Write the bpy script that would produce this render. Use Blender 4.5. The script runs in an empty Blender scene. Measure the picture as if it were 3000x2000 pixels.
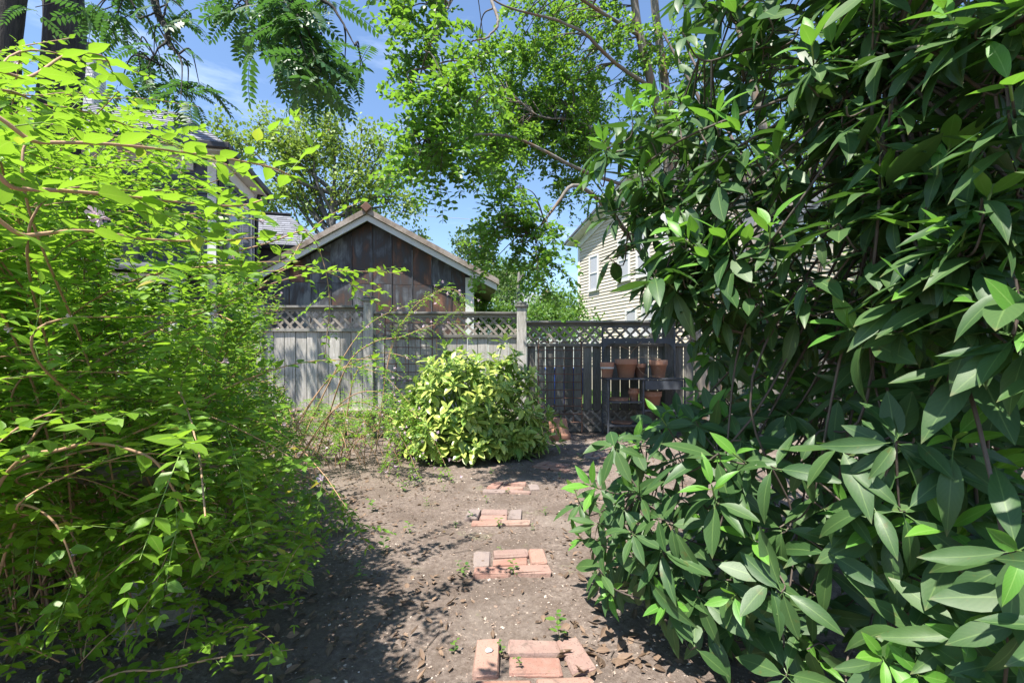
import bpy, bmesh, math, random
import numpy as np
from mathutils import Vector, Matrix

# ------------------------------------------------------------------ camera, sky, sun, exposure
scene = bpy.context.scene
COL = scene.collection
CAMH, FPX, HOR = 1.12, 1333.0, 1060.0
cam_d = bpy.data.cameras.new("camera")
cam = bpy.data.objects.new("camera", cam_d)
COL.objects.link(cam)
cam.location = (0, 0, CAMH)
cam.rotation_euler = (math.radians(90), 0, 0)
cam_d.lens = 16.0
cam_d.sensor_width = 36.0
cam_d.shift_y = 0.02
cam_d.clip_start = 0.02
cam_d.clip_end = 3000
scene.camera = cam

SUN_EL, TO_SUN = math.radians(65), Vector((-0.60, -0.80, 0)).normalized()
to_sun = Vector((TO_SUN.x * math.cos(SUN_EL), TO_SUN.y * math.cos(SUN_EL), math.sin(SUN_EL)))
world = bpy.data.worlds.new("World")
scene.world = world
world.use_nodes = True
wn, wl = world.node_tree.nodes, world.node_tree.links
wn.clear()
w_out = wn.new("ShaderNodeOutputWorld")
w_bg = wn.new("ShaderNodeBackground")
sky = wn.new("ShaderNodeTexSky")
sky.sky_type = 'NISHITA'
sky.sun_disc = False
sky.sun_elevation = SUN_EL
sky.sun_rotation = math.atan2(TO_SUN.x, TO_SUN.y)
sky.air_density = 1.0
sky.dust_density = 0.15
sky.ozone_density = 3.5
w_tc = wn.new("ShaderNodeTexCoord")
w_map = wn.new("ShaderNodeMapping")
w_map.inputs["Scale"].default_value = (1.2, 2.2, 7.0)
w_map.inputs["Rotation"].default_value = (0.15, 0.1, 0.5)
w_noise = wn.new("ShaderNodeTexNoise")
w_noise.inputs["Scale"].default_value = 1.6
w_noise.inputs["Detail"].default_value = 7
w_noise.inputs["Roughness"].default_value = 0.6
w_ramp = wn.new("ShaderNodeValToRGB")
w_ramp.color_ramp.elements[0].position = 0.52
w_ramp.color_ramp.elements[1].position = 0.86
w_ramp.color_ramp.elements[0].color = (0, 0, 0, 1)
w_ramp.color_ramp.elements[1].color = (0.4, 0.4, 0.4, 1)
w_mix = wn.new("ShaderNodeMixRGB")
w_mix.inputs[2].default_value = (9.5, 10.2, 11.0, 1)
wl.new(w_tc.outputs["Generated"], w_map.inputs["Vector"])
wl.new(w_map.outputs[0], w_noise.inputs["Vector"])
wl.new(w_noise.outputs["Fac"], w_ramp.inputs[0])
wl.new(w_ramp.outputs[0], w_mix.inputs[0])
wl.new(sky.outputs[0], w_mix.inputs[1])
wl.new(w_mix.outputs[0], w_bg.inputs[0])
w_bg.inputs[1].default_value = 0.112
wl.new(w_bg.outputs[0], w_out.inputs[0])

sun_d = bpy.data.lights.new("sun", 'SUN')
sun_d.energy = 5.0
sun_d.angle = math.radians(0.55)
sun_d.color = (1.0, 0.95, 0.86)
sun = bpy.data.objects.new("sun", sun_d)
COL.objects.link(sun)
sun.rotation_euler = to_sun.to_track_quat('Z', 'Y').to_euler()
sun.location = (-8, -6, 14)

scene.view_settings.view_transform = 'Standard'
scene.view_settings.look = 'None'
scene.view_settings.gamma = 1
scene.view_settings.exposure = 1.27
cy = scene.cycles
cy.max_bounces = 8
cy.diffuse_bounces = 4
cy.glossy_bounces = 2
cy.transmission_bounces = 6
cy.transparent_max_bounces = 4
cy.caustics_reflective = False
cy.caustics_refractive = False

# ------------------------------------------------------------------ helpers
R = np.random.default_rng(11)
random.seed(5)
UP = np.array([0, 0, 1.0])

def P(px, py, Y):
    """a point of the place seen at photo pixel (px, py) at distance Y"""
    return np.array([(px - 1500) * Y / FPX, Y, CAMH + (HOR - py) * Y / FPX])

def proj(p):
    p = np.atleast_2d(p)
    y = np.maximum(p[:, 1], 1e-3)
    return 1500 + p[:, 0] / y * FPX, HOR - (p[:, 2] - CAMH) / y * FPX

def nrm(v):
    v = np.asarray(v, float)
    return v / np.maximum(np.linalg.norm(v, axis=-1, keepdims=True), 1e-9)

def tag(o, label=None, cat=None, group=None, kind=None):
    if label: o["label"] = label
    if cat: o["category"] = cat
    if group: o["group"] = group
    if kind: o["kind"] = kind
    return o

def thing(name, label, cat, loc=(0, 0, 0), rotz=0.0, group=None):
    o = bpy.data.objects.new(name, None)
    COL.objects.link(o)
    o.location = loc
    o.rotation_euler = (0, 0, rotz)
    o.empty_display_size = 0.1
    return tag(o, label, cat, group)

def obj(name, mesh, parent=None, loc=None, rot=None, kind=None):
    o = bpy.data.objects.new(name, mesh)
    COL.objects.link(o)
    if parent is not None: o.parent = parent
    if loc is not None: o.location = loc
    if rot is not None: o.rotation_euler = rot
    if kind: o["kind"] = kind
    return o

def pymesh(name, verts, faces, m, smooth=False):
    me = bpy.data.meshes.new(name)
    me.from_pydata([tuple(v) for v in verts], [], faces)
    me.materials.append(m)
    if smooth:
        me.polygons.foreach_set("use_smooth", [True] * len(me.polygons))
    me.update()
    return me

_boxes = {}
def boxm(sx, sy, sz, m, bev=0.0, jit=0.0, seed=0):
    key = (round(sx, 4), round(sy, 4), round(sz, 4), m.name, bev, jit, seed)
    if key in _boxes: return _boxes[key]
    bm = bmesh.new()
    bmesh.ops.create_cube(bm, size=1)
    bmesh.ops.scale(bm, vec=(sx, sy, sz), verts=bm.verts)
    if bev:
        bmesh.ops.bevel(bm, geom=bm.edges[:], offset=bev, segments=1, affect='EDGES')
    if jit:
        rr = random.Random(seed)
        for v in bm.verts:
            v.co += Vector((rr.uniform(-jit, jit), rr.uniform(-jit, jit), rr.uniform(-jit, jit)))
    bmesh.ops.recalc_face_normals(bm, faces=bm.faces[:])
    me = bpy.data.meshes.new("box")
    bm.to_mesh(me); bm.free()
    me.materials.append(m)
    _boxes[key] = me
    return me

def box(name, c, s, m, parent=None, bev=0.0, rot=None, jit=0.0, seed=0):
    return obj(name, boxm(s[0], s[1], s[2], m, bev, jit, seed), parent, c, rot)

def prism(name, poly, axis, a, b, m, parent=None):
    """extrude a polygon of (u, v) pairs along axis x or y from a to b; v is z"""
    n = len(poly)
    f = (lambda u, v, w: (w, u, v)) if axis == 'x' else (lambda u, v, w: (u, w, v))
    vs = [f(u, v, a) for u, v in poly] + [f(u, v, b) for u, v in poly]
    fs = [tuple(range(n)), tuple(range(2 * n - 1, n - 1, -1))]
    fs += [(i, i + n, (i + 1) % n + n, (i + 1) % n) for i in range(n)]
    me = pymesh(name, vs, fs, m)
    bm = bmesh.new(); bm.from_mesh(me)
    bmesh.ops.recalc_face_normals(bm, faces=bm.faces[:])
    bm.to_mesh(me); bm.free()
    return obj(name, me, parent)

def lathe(profile, m, seg=28, name="lathe", wob=0.0):
    vs, fs = [], []
    for i, (r, z) in enumerate(profile):
        for k in range(seg):
            a = 2 * math.pi * k / seg
            q = r * (1 + wob * math.sin(3 * a + i))
            vs.append((q * math.cos(a), q * math.sin(a), z))
    for i in range(len(profile) - 1):
        for k in range(seg):
            k2 = (k + 1) % seg
            fs.append((i * seg + k, i * seg + k2, (i + 1) * seg + k2, (i + 1) * seg + k))
    return pymesh(name, vs, fs, m, True)

class Tris:
    """collects triangles with uv and bakes them to one mesh"""
    def __init__(s): s.v, s.f, s.u, s.n = [], [], [], 0
    def add(s, v, f, u=None):
        v = np.asarray(v, float).reshape(-1, 3); f = np.asarray(f, int).reshape(-1, 3)
        s.v.append(v); s.f.append(f + s.n); s.n += len(v)
        s.u.append(np.zeros((len(v), 2)) if u is None else np.asarray(u, float).reshape(-1, 2))
    def tube(s, pts, rad, sides=5):
        pts = np.asarray(pts, float); n = len(pts)
        rad = np.broadcast_to(np.asarray(rad, float), (n,))
        t = nrm(np.gradient(pts, axis=0))
        ref = np.array([0.31, 0.17, 0.93]) if abs(t[:, 2]).mean() < 0.8 else np.array([0.9, 0.3, 0.1])
        a = nrm(np.cross(t, ref)); b = np.cross(t, a)
        th = np.arange(sides) * 2 * np.pi / sides
        ring = pts[:, None] + rad[:, None, None] * (np.cos(th)[None, :, None] * a[:, None] + np.sin(th)[None, :, None] * b[:, None])
        i = np.arange(n - 1)[:, None] * sides; k = np.arange(sides)[None]; k2 = (k + 1) % sides
        f = np.concatenate([np.stack([i + k, i + k2, i + sides + k2], -1).reshape(-1, 3), np.stack([i + k, i + sides + k2, i + sides + k], -1).reshape(-1, 3)])
        cl = np.cumsum(np.r_[0, np.linalg.norm(np.diff(pts, axis=0), axis=1)])
        u = np.stack([np.broadcast_to(th / 6.283, (n, sides)), np.broadcast_to(cl[:, None], (n, sides))], -1)
        s.add(ring, f, u)
    def mesh(s, name, m, smooth=True):
        me = bpy.data.meshes.new(name)
        if s.n:
            v = np.concatenate(s.v); f = np.concatenate(s.f); u = np.concatenate(s.u)
            me.vertices.add(len(v)); me.vertices.foreach_set("co", v.astype(np.float32).ravel())
            me.loops.add(f.size); me.loops.foreach_set("vertex_index", f.astype(np.int32).ravel())
            me.polygons.add(len(f)); me.polygons.foreach_set("loop_start", np.arange(0, f.size, 3, dtype=np.int32))
            me.update(calc_edges=True)
            me.polygons.foreach_set("use_smooth", np.full(len(f), smooth))
            ul = me.uv_layers.new(name="UVMap")
            ul.data.foreach_set("uv", u[f.ravel()].astype(np.float32).ravel())
        me.materials.append(m)
        return me

def leaf_template(k, w, fold=0.25, droop=0.15, peak=0.42, sharp=1.0, petiole=0.06, wave=0.0, twist=0.0):
    """a unit leaf along +Y, blade in XY, upper face +Z; returns verts, tris, uv"""
    ts = np.linspace(0, 1, k + 1)
    def width(t):
        a = np.where(t < peak, np.sin(np.pi / 2 * np.clip(t / peak, 0, 1)) ** 0.8, np.clip(np.cos(np.pi / 2 * np.clip((t - peak) / (1 - peak), 0, 1)), 0, 1) ** sharp)
        return w * a
    V, U = [], []
    for t in ts:
        y = petiole + t * (1 - petiole); z = -droop * t * t + 0.12 * droop * t
        V.append((twist * t * t, y, z)); U.append((0.5, t))
    mid = list(range(k + 1)); L, Rr = [mid[0]], [mid[0]]
    for i, t in enumerate(ts[1:-1], 1):
        for sgn, lst in ((-1, L), (1, Rr)):
            x = sgn * width(t)
            z = V[i][2] + abs(x) * fold + wave * math.sin(9 * t + sgn) * w
            lst.append(len(V)); V.append((x + twist * t * t, V[i][1], z)); U.append((0.5 + 0.5 * sgn, t))
    L.append(mid[-1]); Rr.append(mid[-1])
    F = []
    for i in range(k):
        for E, flip in ((L, 1), (Rr, 0)):
            quad = [mid[i], mid[i + 1], E[i + 1], E[i]]
            if not flip: quad = quad[::-1]
            for tr in ((quad[0], quad[1], quad[2]), (quad[0], quad[2], quad[3])):
                if len(set(tr)) == 3: F.append(tr)
    # orientation: make +Z the front
    V = np.array(V); F2 = []
    for f in F:
        nn = np.cross(V[f[1]] - V[f[0]], V[f[2]] - V[f[0]])
        F2.append(f if nn[2] > 0 else (f[0], f[2], f[1]))
    if petiole:
        b = len(V); e = 0.006
        V = np.vstack([V, [(-e, 0, 0), (e, 0, 0), (e, petiole * 1.6, 0.002), (-e, petiole * 1.6, 0.002)]])
        U += [(0.5, 0)] * 4
        F2 += [(b, b + 1, b + 2), (b, b + 2, b + 3)]
    return V, np.array(F2), np.array(U)

def frames(d, n):
    y = nrm(d); x = nrm(np.cross(y, n)); z = np.cross(x, y)
    return np.stack([x, y, z], axis=-1)

class Leaves:
    def __init__(s, temps): s.t, s.p, s.d, s.n, s.s = temps, [], [], [], []
    def add(s, p, d, n, size):
        p = np.atleast_2d(p); k = len(p)
        s.p.append(p); s.d.append(np.broadcast_to(d, (k, 3))); s.n.append(np.broadcast_to(n, (k, 3)))
        s.s.append(np.broadcast_to(size, (k,)))
    def finish(s, root, m, part="leaf", stuff="foliage", keep=None, best=300, near=0.0):
        p, d, n, sz = (np.concatenate(a) for a in (s.p, s.d, s.n, s.s))
        if keep is not None:
            ok = keep(p, d, sz); p, d, n, sz = p[ok], d[ok], n[ok], sz[ok]
        M = frames(d, n) * sz[:, None, None]
        var = R.integers(0, len(s.t), len(p))
        tip = p + nrm(d) * sz[:, None] * 0.5
        px, py = proj(tip)
        depth = np.maximum(p[:, 1], 0.05)
        score = sz / depth * ((px > -40) & (px < 3040) & (py > -40) & (py < 2040) & (p[:, 1] > near))
        idx = np.argsort(-score)[:best]
        idx = idx[score[idx] > 0]
        single = np.zeros(len(p), bool); single[idx] = True
        meshes = []
        for v, f, u in s.t:
            T = Tris(); T.add(v, f, u); meshes.append(T.mesh(part, m))
        for i in idx:
            o = bpy.data.objects.new(part, meshes[var[i]])
            COL.objects.link(o)
            o.parent = root
            mw = Matrix(np.vstack([np.hstack([M[i], (p[i] - np.array(root.location))[:, None]]), [0, 0, 0, 1]]).tolist())
            o.matrix_local = mw
        T = Tris()
        for j, (v, f, u) in enumerate(s.t):
            q = np.where((var == j) & ~single)[0]
            if not len(q): continue
            vv = np.einsum('kij,nj->kni', M[q], v) + p[q][:, None] - np.array(root.location)
            ff = f[None] + (np.arange(len(q)) * len(v))[:, None, None]
            T.add(vv, ff, np.broadcast_to(u, (len(q),) + u.shape))
        if T.n: obj(stuff, T.mesh(stuff, m), root, kind="stuff")
        return len(p)

def catmull(pts, n=40):
    pts = np.asarray(pts, float)
    q = np.vstack([2 * pts[0] - pts[1], pts, 2 * pts[-1] - pts[-2]])
    out = []
    m = len(pts) - 1
    per = max(2, n // m)
    for i in range(m):
        p0, p1, p2, p3 = q[i:i + 4]
        t = np.linspace(0, 1, per, endpoint=False)[:, None]
        out.append(0.5 * ((2 * p1) + (-p0 + p2) * t + (2 * p0 - 5 * p1 + 4 * p2 - p3) * t ** 2 + (-p0 + 3 * p1 - 3 * p2 + p3) * t ** 3))
    out.append(pts[-1:])
    return np.vstack(out)

def along(pts, s):
    cl = np.cumsum(np.r_[0, np.linalg.norm(np.diff(pts, axis=0), axis=1)])
    s = np.asarray(s)
    pos = np.stack([np.interp(s, cl, pts[:, i]) for i in range(3)], -1)
    tg = nrm(np.gradient(pts, axis=0))
    tan = nrm(np.stack([np.interp(s, cl, tg[:, i]) for i in range(3)], -1))
    return pos, tan, cl[-1]

def length(pts): return float(np.linalg.norm(np.diff(pts, axis=0), axis=1).sum())

def inside(px, py, poly):
    poly = np.asarray(poly, float); r = np.zeros(len(px), bool); j = len(poly) - 1
    for i in range(len(poly)):
        xi, yi = poly[i]; xj, yj = poly[j]
        with np.errstate(divide='ignore', invalid='ignore'):
            c = ((yi > py) != (yj > py)) & (px < (xj - xi) * (py - yi) / (yj - yi + 1e-12) + xi)
        r ^= c; j = i
    return r

# ------------------------------------------------------------------ materials
class NT:
    def __init__(s, name):
        s.m = bpy.data.materials.new(name); s.m.use_nodes = True
        s.t = s.m.node_tree; s.t.nodes.clear()
        s.out = s.n("ShaderNodeOutputMaterial")
    def n(s, typ, **kw):
        x = s.t.nodes.new(typ)
        for k, v in kw.items(): setattr(x, k, v)
        return x
    def l(s, a, b): s.t.links.new(a, b)
    def set(s, node, **kw):
        for k, v in kw.items(): node.inputs[k.replace("_", " ")].default_value = v
        return node
    def noise(s, vec, scale, detail=4, rough=0.55, dist=0.0):
        x = s.n("ShaderNodeTexNoise")
        x.inputs["Scale"].default_value = scale; x.inputs["Detail"].default_value = detail
        x.inputs["Roughness"].default_value = rough; x.inputs["Distortion"].default_value = dist
        if vec is not None: s.l(vec, x.inputs["Vector"])
        return x.outputs["Fac"]
    def ramp(s, fac, stops):
        x = s.n("ShaderNodeValToRGB"); e = x.color_ramp.elements
        while len(e) < len(stops): e.new(0.5)
        for i, (p, c) in enumerate(stops):
            e[i].position = p; e[i].color = tuple(c) + (1,) if len(c) == 3 else c
        s.l(fac, x.inputs[0]); return x.outputs[0]
    def mix(s, fac, a, b, mode='MIX'):
        x = s.n("ShaderNodeMixRGB", blend_type=mode)
        for i, v in ((0, fac), (1, a), (2, b)):
            if isinstance(v, (int, float)): x.inputs[i].default_value = v
            elif isinstance(v, tuple): x.inputs[i].default_value = v + (1,) if len(v) == 3 else v
            else: s.l(v, x.inputs[i])
        return x.outputs[0]
    def math(s, op, a, b=0.0):
        x = s.n("ShaderNodeMath", operation=op)
        for i, v in ((0, a), (1, b)):
            if isinstance(v, (int, float)): x.inputs[i].default_value = v
            else: s.l(v, x.inputs[i])
        return x.outputs[0]
    def mapped(s, vec, scale=(1, 1, 1), loc=None):
        x = s.n("ShaderNodeMapping"); x.inputs["Scale"].default_value = scale
        s.l(vec, x.inputs["Vector"])
        if loc is not None: s.l(loc, x.inputs["Location"])
        return x.outputs[0]
    def tc(s, w="Object"): return s.n("ShaderNodeTexCoord").outputs[w]
    def orand(s): return s.n("ShaderNodeObjectInfo").outputs["Random"]
    def rand(s):
        return s.math('FRACT', s.math('ADD', s.n("ShaderNodeNewGeometry").outputs["Random Per Island"], s.orand()))
    def bsdf(s, col, rough=0.6, spec=0.5, bump=None, strength=0.3, dist=0.01, metal=0.0):
        b = s.n("ShaderNodeBsdfPrincipled")
        if isinstance(col, tuple): b.inputs["Base Color"].default_value = col + (1,)
        else: s.l(col, b.inputs["Base Color"])
        if isinstance(rough, (int, float)): b.inputs["Roughness"].default_value = rough
        else: s.l(rough, b.inputs["Roughness"])
        b.inputs["Specular IOR Level"].default_value = spec
        b.inputs["Metallic"].default_value = metal
        if bump is not None:
            x = s.n("ShaderNodeBump"); x.inputs["Strength"].default_value = strength; x.inputs["Distance"].default_value = dist
            s.l(bump, x.inputs["Height"]); s.l(x.outputs[0], b.inputs["Normal"])
        return b
    def done(s, sh): s.l(sh.outputs[0], s.out.inputs[0]); return s.m

def leaf_mat(name, c1, c2, t1, trans=0.35, rough=0.45, under=None, rib=None, spots=None, spec=0.5, cut=False, rare=None, blem=(0.10, 0.085, 0.02)):
    t = NT(name)
    r = t.rand()
    col = t.mix(r, c1, c2)
    if rare:
        col = t.mix(t.math('GREATER_THAN', t.math('FRACT', t.math('MULTIPLY', r, 37.7)), 0.988), col, rare)
    uv = t.tc("UV")
    sep = t.n("ShaderNodeSeparateXYZ"); t.l(uv, sep.inputs[0])
    big = t.noise(t.tc("Object"), 60, 3)
    col = t.mix(t.math('MULTIPLY', big, 0.45), col, t.mix(0.5, col, (0.02, 0.05, 0.01)))
    if spots:
        vo = t.n("ShaderNodeTexNoise"); vo.inputs["Scale"].default_value = 90; vo.inputs["Detail"].default_value = 2
        t.l(t.tc("Object"), vo.inputs["Vector"])
        dens = t.math('ADD', vo.outputs["Fac"], t.math('MULTIPLY', t.math('SUBTRACT', r, 0.5), 0.22))
        col = t.mix(t.ramp(dens, [(0.46, (0, 0, 0)), (0.52, (1, 1, 1))]), col, spots)
    col = t.mix(t.ramp(t.noise(t.tc("Object"), 21, 4, 0.65), [(0.63, (0, 0, 0)), (0.71, (0.6, 0.6, 0.6))]), col, blem)
    if rib:
        a = t.math('ABSOLUTE', t.math('SUBTRACT', sep.outputs[0], 0.5))
        f = t.ramp(a, [(0.0, (1, 1, 1)), (0.045, (0, 0, 0))])
        w = t.n("ShaderNodeTexWave"); w.inputs["Scale"].default_value = 3.2; w.inputs["Distortion"].default_value = 0.5
        vein = t.math('SUBTRACT', t.math('MULTIPLY', sep.outputs[1], 1.0), t.math('MULTIPLY', a, 0.55))
        cb = t.n("ShaderNodeCombineXYZ"); t.l(vein, cb.inputs[0]); t.l(cb.outputs[0], w.inputs["Vector"])
        col = t.mix(t.math('MULTIPLY', w.outputs["Fac"], 0.10), col, rib)
        col = t.mix(f, col, rib)
        col = t.mix(t.math('MULTIPLY', t.ramp(sep.outputs[1], [(0.90, (0, 0, 0)), (1.0, (1, 1, 1))]), t.math('MULTIPLY', r, 0.6)), col, (0.20, 0.145, 0.08))
    tcol = t.mix(0.5, col, t1, 'MIX')
    if under:
        bf = t.n("ShaderNodeNewGeometry").outputs["Backfacing"]
        col = t.mix(bf, col, t.mix(0.35, under, col))
    b = t.bsdf(col, rough, spec, bump=t.noise(t.tc("Object"), 240, 2), strength=0.12, dist=0.002)
    tr = t.n("ShaderNodeBsdfTranslucent"); t.l(tcol, tr.inputs[0])
    mx = t.n("ShaderNodeMixShader"); mx.inputs[0].default_value = trans
    t.l(b.outputs[0], mx.inputs[1]); t.l(tr.outputs[0], mx.inputs[2])
    return t.done(mx)

def wood_mat(name, a, b, axis='z', green=0.25, scale=1.0):
    t = NT(name); tc = t.tc("Object"); rnd = t.orand()
    off = t.n("ShaderNodeCombineXYZ")
    t.l(t.math('MULTIPLY', rnd, 37.0), off.inputs[0]); t.l(t.math('MULTIPLY', rnd, 13.0), off.inputs[1]); t.l(t.math('MULTIPLY', rnd, 71.0), off.inputs[2])
    sc = {'z': (26, 26, 1.6), 'x': (1.6, 26, 26), 'y': (26, 1.6, 26)}[axis]
    v = t.mapped(tc, sc, off.outputs[0])
    g = t.noise(v, 2.2 * scale, 6, 0.65, 1.2)
    g2 = t.noise(t.mapped(tc, tuple(x * 4 for x in sc), off.outputs[0]), 3.0 * scale, 3, 0.6)
    col = t.ramp(g, [(0.25, tuple(x * 0.45 for x in a)), (0.45, a), (0.7, b)])
    col = t.mix(t.math('MULTIPLY', g2, 0.5), col, tuple(x * 0.55 for x in a))
    big = t.noise(tc, 2.6, 4)
    col = t.mix(t.math('MULTIPLY', t.ramp(big, [(0.45, (0, 0, 0)), (0.7, (1, 1, 1))]), green), col, (0.10, 0.13, 0.085))
    col = t.mix(t.ramp(t.noise(tc, 5.5, 5, 0.7), [(0.58, (0, 0, 0)), (0.72, (0.75, 0.75, 0.75))]), col, (0.055, 0.047, 0.04))
    hsv = t.n("ShaderNodeHueSaturation"); t.l(col, hsv.inputs["Color"])
    t.l(t.math('ADD', t.math('MULTIPLY', rnd, 0.55), 0.70), hsv.inputs["Value"])
    hh = t.math('ADD', t.math('MULTIPLY', g, 0.7), t.math('MULTIPLY', g2, 0.5))
    return t.done(t.bsdf(hsv.outputs[0], 0.82, 0.25, hh, 0.55, 0.006))

def plain_mat(name, c, rough=0.6, var=0.25, nscale=14, spec=0.4, bump=0.2, dirt=(0.09, 0.08, 0.07), dirt_at=0.62, island=0.0, metal=0.0):
    t = NT(name); tc = t.tc("Object"); rnd = t.orand()
    off = t.n("ShaderNodeCombineXYZ")
    for i in range(3): t.l(t.math('MULTIPLY', rnd, 17.0 + 9 * i), off.inputs[i])
    v = t.mapped(tc, (1, 1, 1), off.outputs[0])
    n1 = t.noise(v, nscale, 6, 0.6)
    col = t.mix(n1, tuple(x * (1 - var) for x in c), tuple(min(1, x * (1 + var)) for x in c))
    if dirt is not None:
        col = t.mix(t.ramp(t.noise(v, nscale * 0.35, 6, 0.7), [(dirt_at, (0, 0, 0)), (dirt_at + 0.16, (0.7, 0.7, 0.7))]), col, dirt)
    rv = t.rand() if island else rnd
    hsv = t.n("ShaderNodeHueSaturation"); t.l(col, hsv.inputs["Color"])
    t.l(t.math('ADD', t.math('MULTIPLY', rv, max(island, 0.25)), 1 - max(island, 0.25) / 2), hsv.inputs["Value"])
    return t.done(t.bsdf(hsv.outputs[0], rough, spec, t.noise(v, nscale * 5, 4), bump, 0.004, metal))

def brick_mat(name, cols):
    t = NT(name); tc = t.tc("Object"); rnd = t.orand()
    off = t.n("ShaderNodeCombineXYZ")
    for i in range(3): t.l(t.math('MULTIPLY', rnd, 23.0 + 7 * i), off.inputs[i])
    v = t.mapped(tc, (1, 1, 1), off.outputs[0])
    k = len(cols)
    base = t.ramp(rnd, [((i + 0.5) / k, c) for i, c in enumerate(cols)])
    col = t.mix(t.math('MULTIPLY', t.noise(v, 22, 6, 0.7), 0.7), base, t.mix(0.4, base, (0.16, 0.10, 0.08)))
    col = t.mix(t.ramp(t.noise(v, 9, 6, 0.75), [(0.45, (0.05, 0.05, 0.05)), (0.70, (0.6, 0.6, 0.6))]), col, (0.32, 0.25, 0.21))
    col = t.mix(t.ramp(t.noise(v, 15, 5, 0.7, 0.4), [(0.56, (0, 0, 0)), (0.70, (0.65, 0.65, 0.65))]), col, (0.105, 0.08, 0.068))
    col = t.mix(t.ramp(t.noise(v, 6, 5, 0.75), [(0.64, (0, 0, 0)), (0.72, (0.6, 0.6, 0.6))]), col, (0.13, 0.14, 0.07))
    col = t.mix(t.ramp(t.noise(v, 150, 2), [(0.62, (0, 0, 0)), (0.7, (0.7, 0.7, 0.7))]), col, (0.09, 0.06, 0.05))
    return t.done(t.bsdf(col, 0.9, 0.2, t.noise(v, 70, 6, 0.7), 0.6, 0.006))

M_ABELIA = leaf_mat("abelia_leaf", (0.095, 0.24, 0.02), (0.20, 0.38, 0.03), (0.40, 0.66, 0.035), 0.50, 0.42, under=(0.20, 0.33, 0.08), rib=(0.22, 0.36, 0.06), rare=(0.45, 0.36, 0.05))
M_ANISE = leaf_mat("broad_leaf", (0.034, 0.086, 0.027), (0.066, 0.13, 0.038), (0.16, 0.40, 0.03), 0.20, 0.46, under=(0.065, 0.125, 0.035), rib=(0.12, 0.20, 0.06), spec=0.42)
M_ANISE_NEW = leaf_mat("new_broad_leaf", (0.085, 0.25, 0.035), (0.14, 0.34, 0.04), (0.28, 0.60, 0.04), 0.33, 0.44, under=(0.16, 0.30, 0.06), rib=(0.22, 0.40, 0.09), spec=0.45)
M_AUCUBA = leaf_mat("speckled_leaf", (0.085, 0.22, 0.035), (0.20, 0.36, 0.05), (0.30, 0.52, 0.06), 0.28, 0.34, under=(0.16, 0.27, 0.09), rib=(0.28, 0.40, 0.12), spots=(0.58, 0.64, 0.15), spec=0.6)
M_CRAPE = leaf_mat("small_round_leaf", (0.05, 0.15, 0.022), (0.11, 0.25, 0.03), (0.36, 0.64, 0.04), 0.48, 0.42, under=(0.07, 0.16, 0.05))
M_WALNUT = leaf_mat("pinnate_leaf", (0.03, 0.09, 0.028), (0.05, 0.135, 0.035), (0.15, 0.36, 0.04), 0.34, 0.45, under=(0.06, 0.13, 0.05))
M_MAPLE = leaf_mat("far_leaf", (0.14, 0.24, 0.04), (0.27, 0.36, 0.07), (0.42, 0.60, 0.06), 0.35, 0.5, rare=(0.30, 0.20, 0.05))
M_DARKTREE = leaf_mat("far_dark_leaf", (0.07, 0.14, 0.04), (0.16, 0.22, 0.07), (0.24, 0.40, 0.06), 0.3, 0.5, rare=(0.38, 0.24, 0.2))
M_HEDGE = leaf_mat("hedge_leaf", (0.07, 0.17, 0.03), (0.16, 0.29, 0.045), (0.26, 0.46, 0.05), 0.35, 0.5)
M_PETAL = leaf_mat("petal", (0.62, 0.42, 0.55), (0.75, 0.62, 0.72), (0.8, 0.6, 0.7), 0.35, 0.5)
M_DRY = leaf_mat("dry_leaf", (0.085, 0.052, 0.04), (0.27, 0.175, 0.125), (0.3, 0.2, 0.1), 0.15, 0.7, rib=(0.3, 0.22, 0.15), spec=0.3)
M_CANE = plain_mat("cane_bark", (0.36, 0.22, 0.13), 0.7, 0.35, 30, island=0.5)
M_TWIG = plain_mat("twig_bark", (0.105, 0.082, 0.068), 0.75, 0.35, 30, island=0.4)
M_GREENTWIG = plain_mat("green_twig", (0.16, 0.24, 0.06), 0.6, 0.3, 30, dirt=None)
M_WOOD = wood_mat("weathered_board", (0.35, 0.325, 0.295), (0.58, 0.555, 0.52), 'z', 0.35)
M_WOODDARK = wood_mat('shade_toned_board', (0.15, 0.14, 0.125), (0.27, 0.255, 0.235), 'z', 0.4)  # darker copy of the weathered board; tree shade is put into its colour
M_WOODX = wood_mat("weathered_rail", (0.19, 0.18, 0.165), (0.34, 0.325, 0.30), 'x', 0.25)
M_SLAT = wood_mat("lattice_wood", (0.24, 0.205, 0.175), (0.40, 0.355, 0.31), 'x', 0.15)
M_WHITE = plain_mat("white_trim", (0.55, 0.54, 0.525), 0.6, 0.10, 6, bump=0.1, dirt=(0.32, 0.30, 0.28), dirt_at=0.64)
M_SLATE = plain_mat("slate_siding", (0.075, 0.083, 0.105), 0.6, 0.15, 5, bump=0.1)
M_DARK = plain_mat("dark_screen", (0.02, 0.026, 0.026), 0.4, 0.2, 5, dirt=None)
M_GUTTER = plain_mat("dark_gutter", (0.028, 0.024, 0.026), 0.4, 0.15, 5, dirt=None)
M_SHINGLE = plain_mat("grey_shingle", (0.17, 0.175, 0.20), 0.9, 0.3, 30, island=0.5, dirt=(0.10, 0.10, 0.11))
M_DKSHINGLE = plain_mat("dark_shingle", (0.075, 0.08, 0.095), 0.9, 0.3, 30, island=0.5, dirt=None)
M_YELLOW = plain_mat("cream_siding", (0.52, 0.455, 0.375), 0.6, 0.06, 4, bump=0.08, dirt=(0.5, 0.44, 0.34), dirt_at=0.66)
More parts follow.
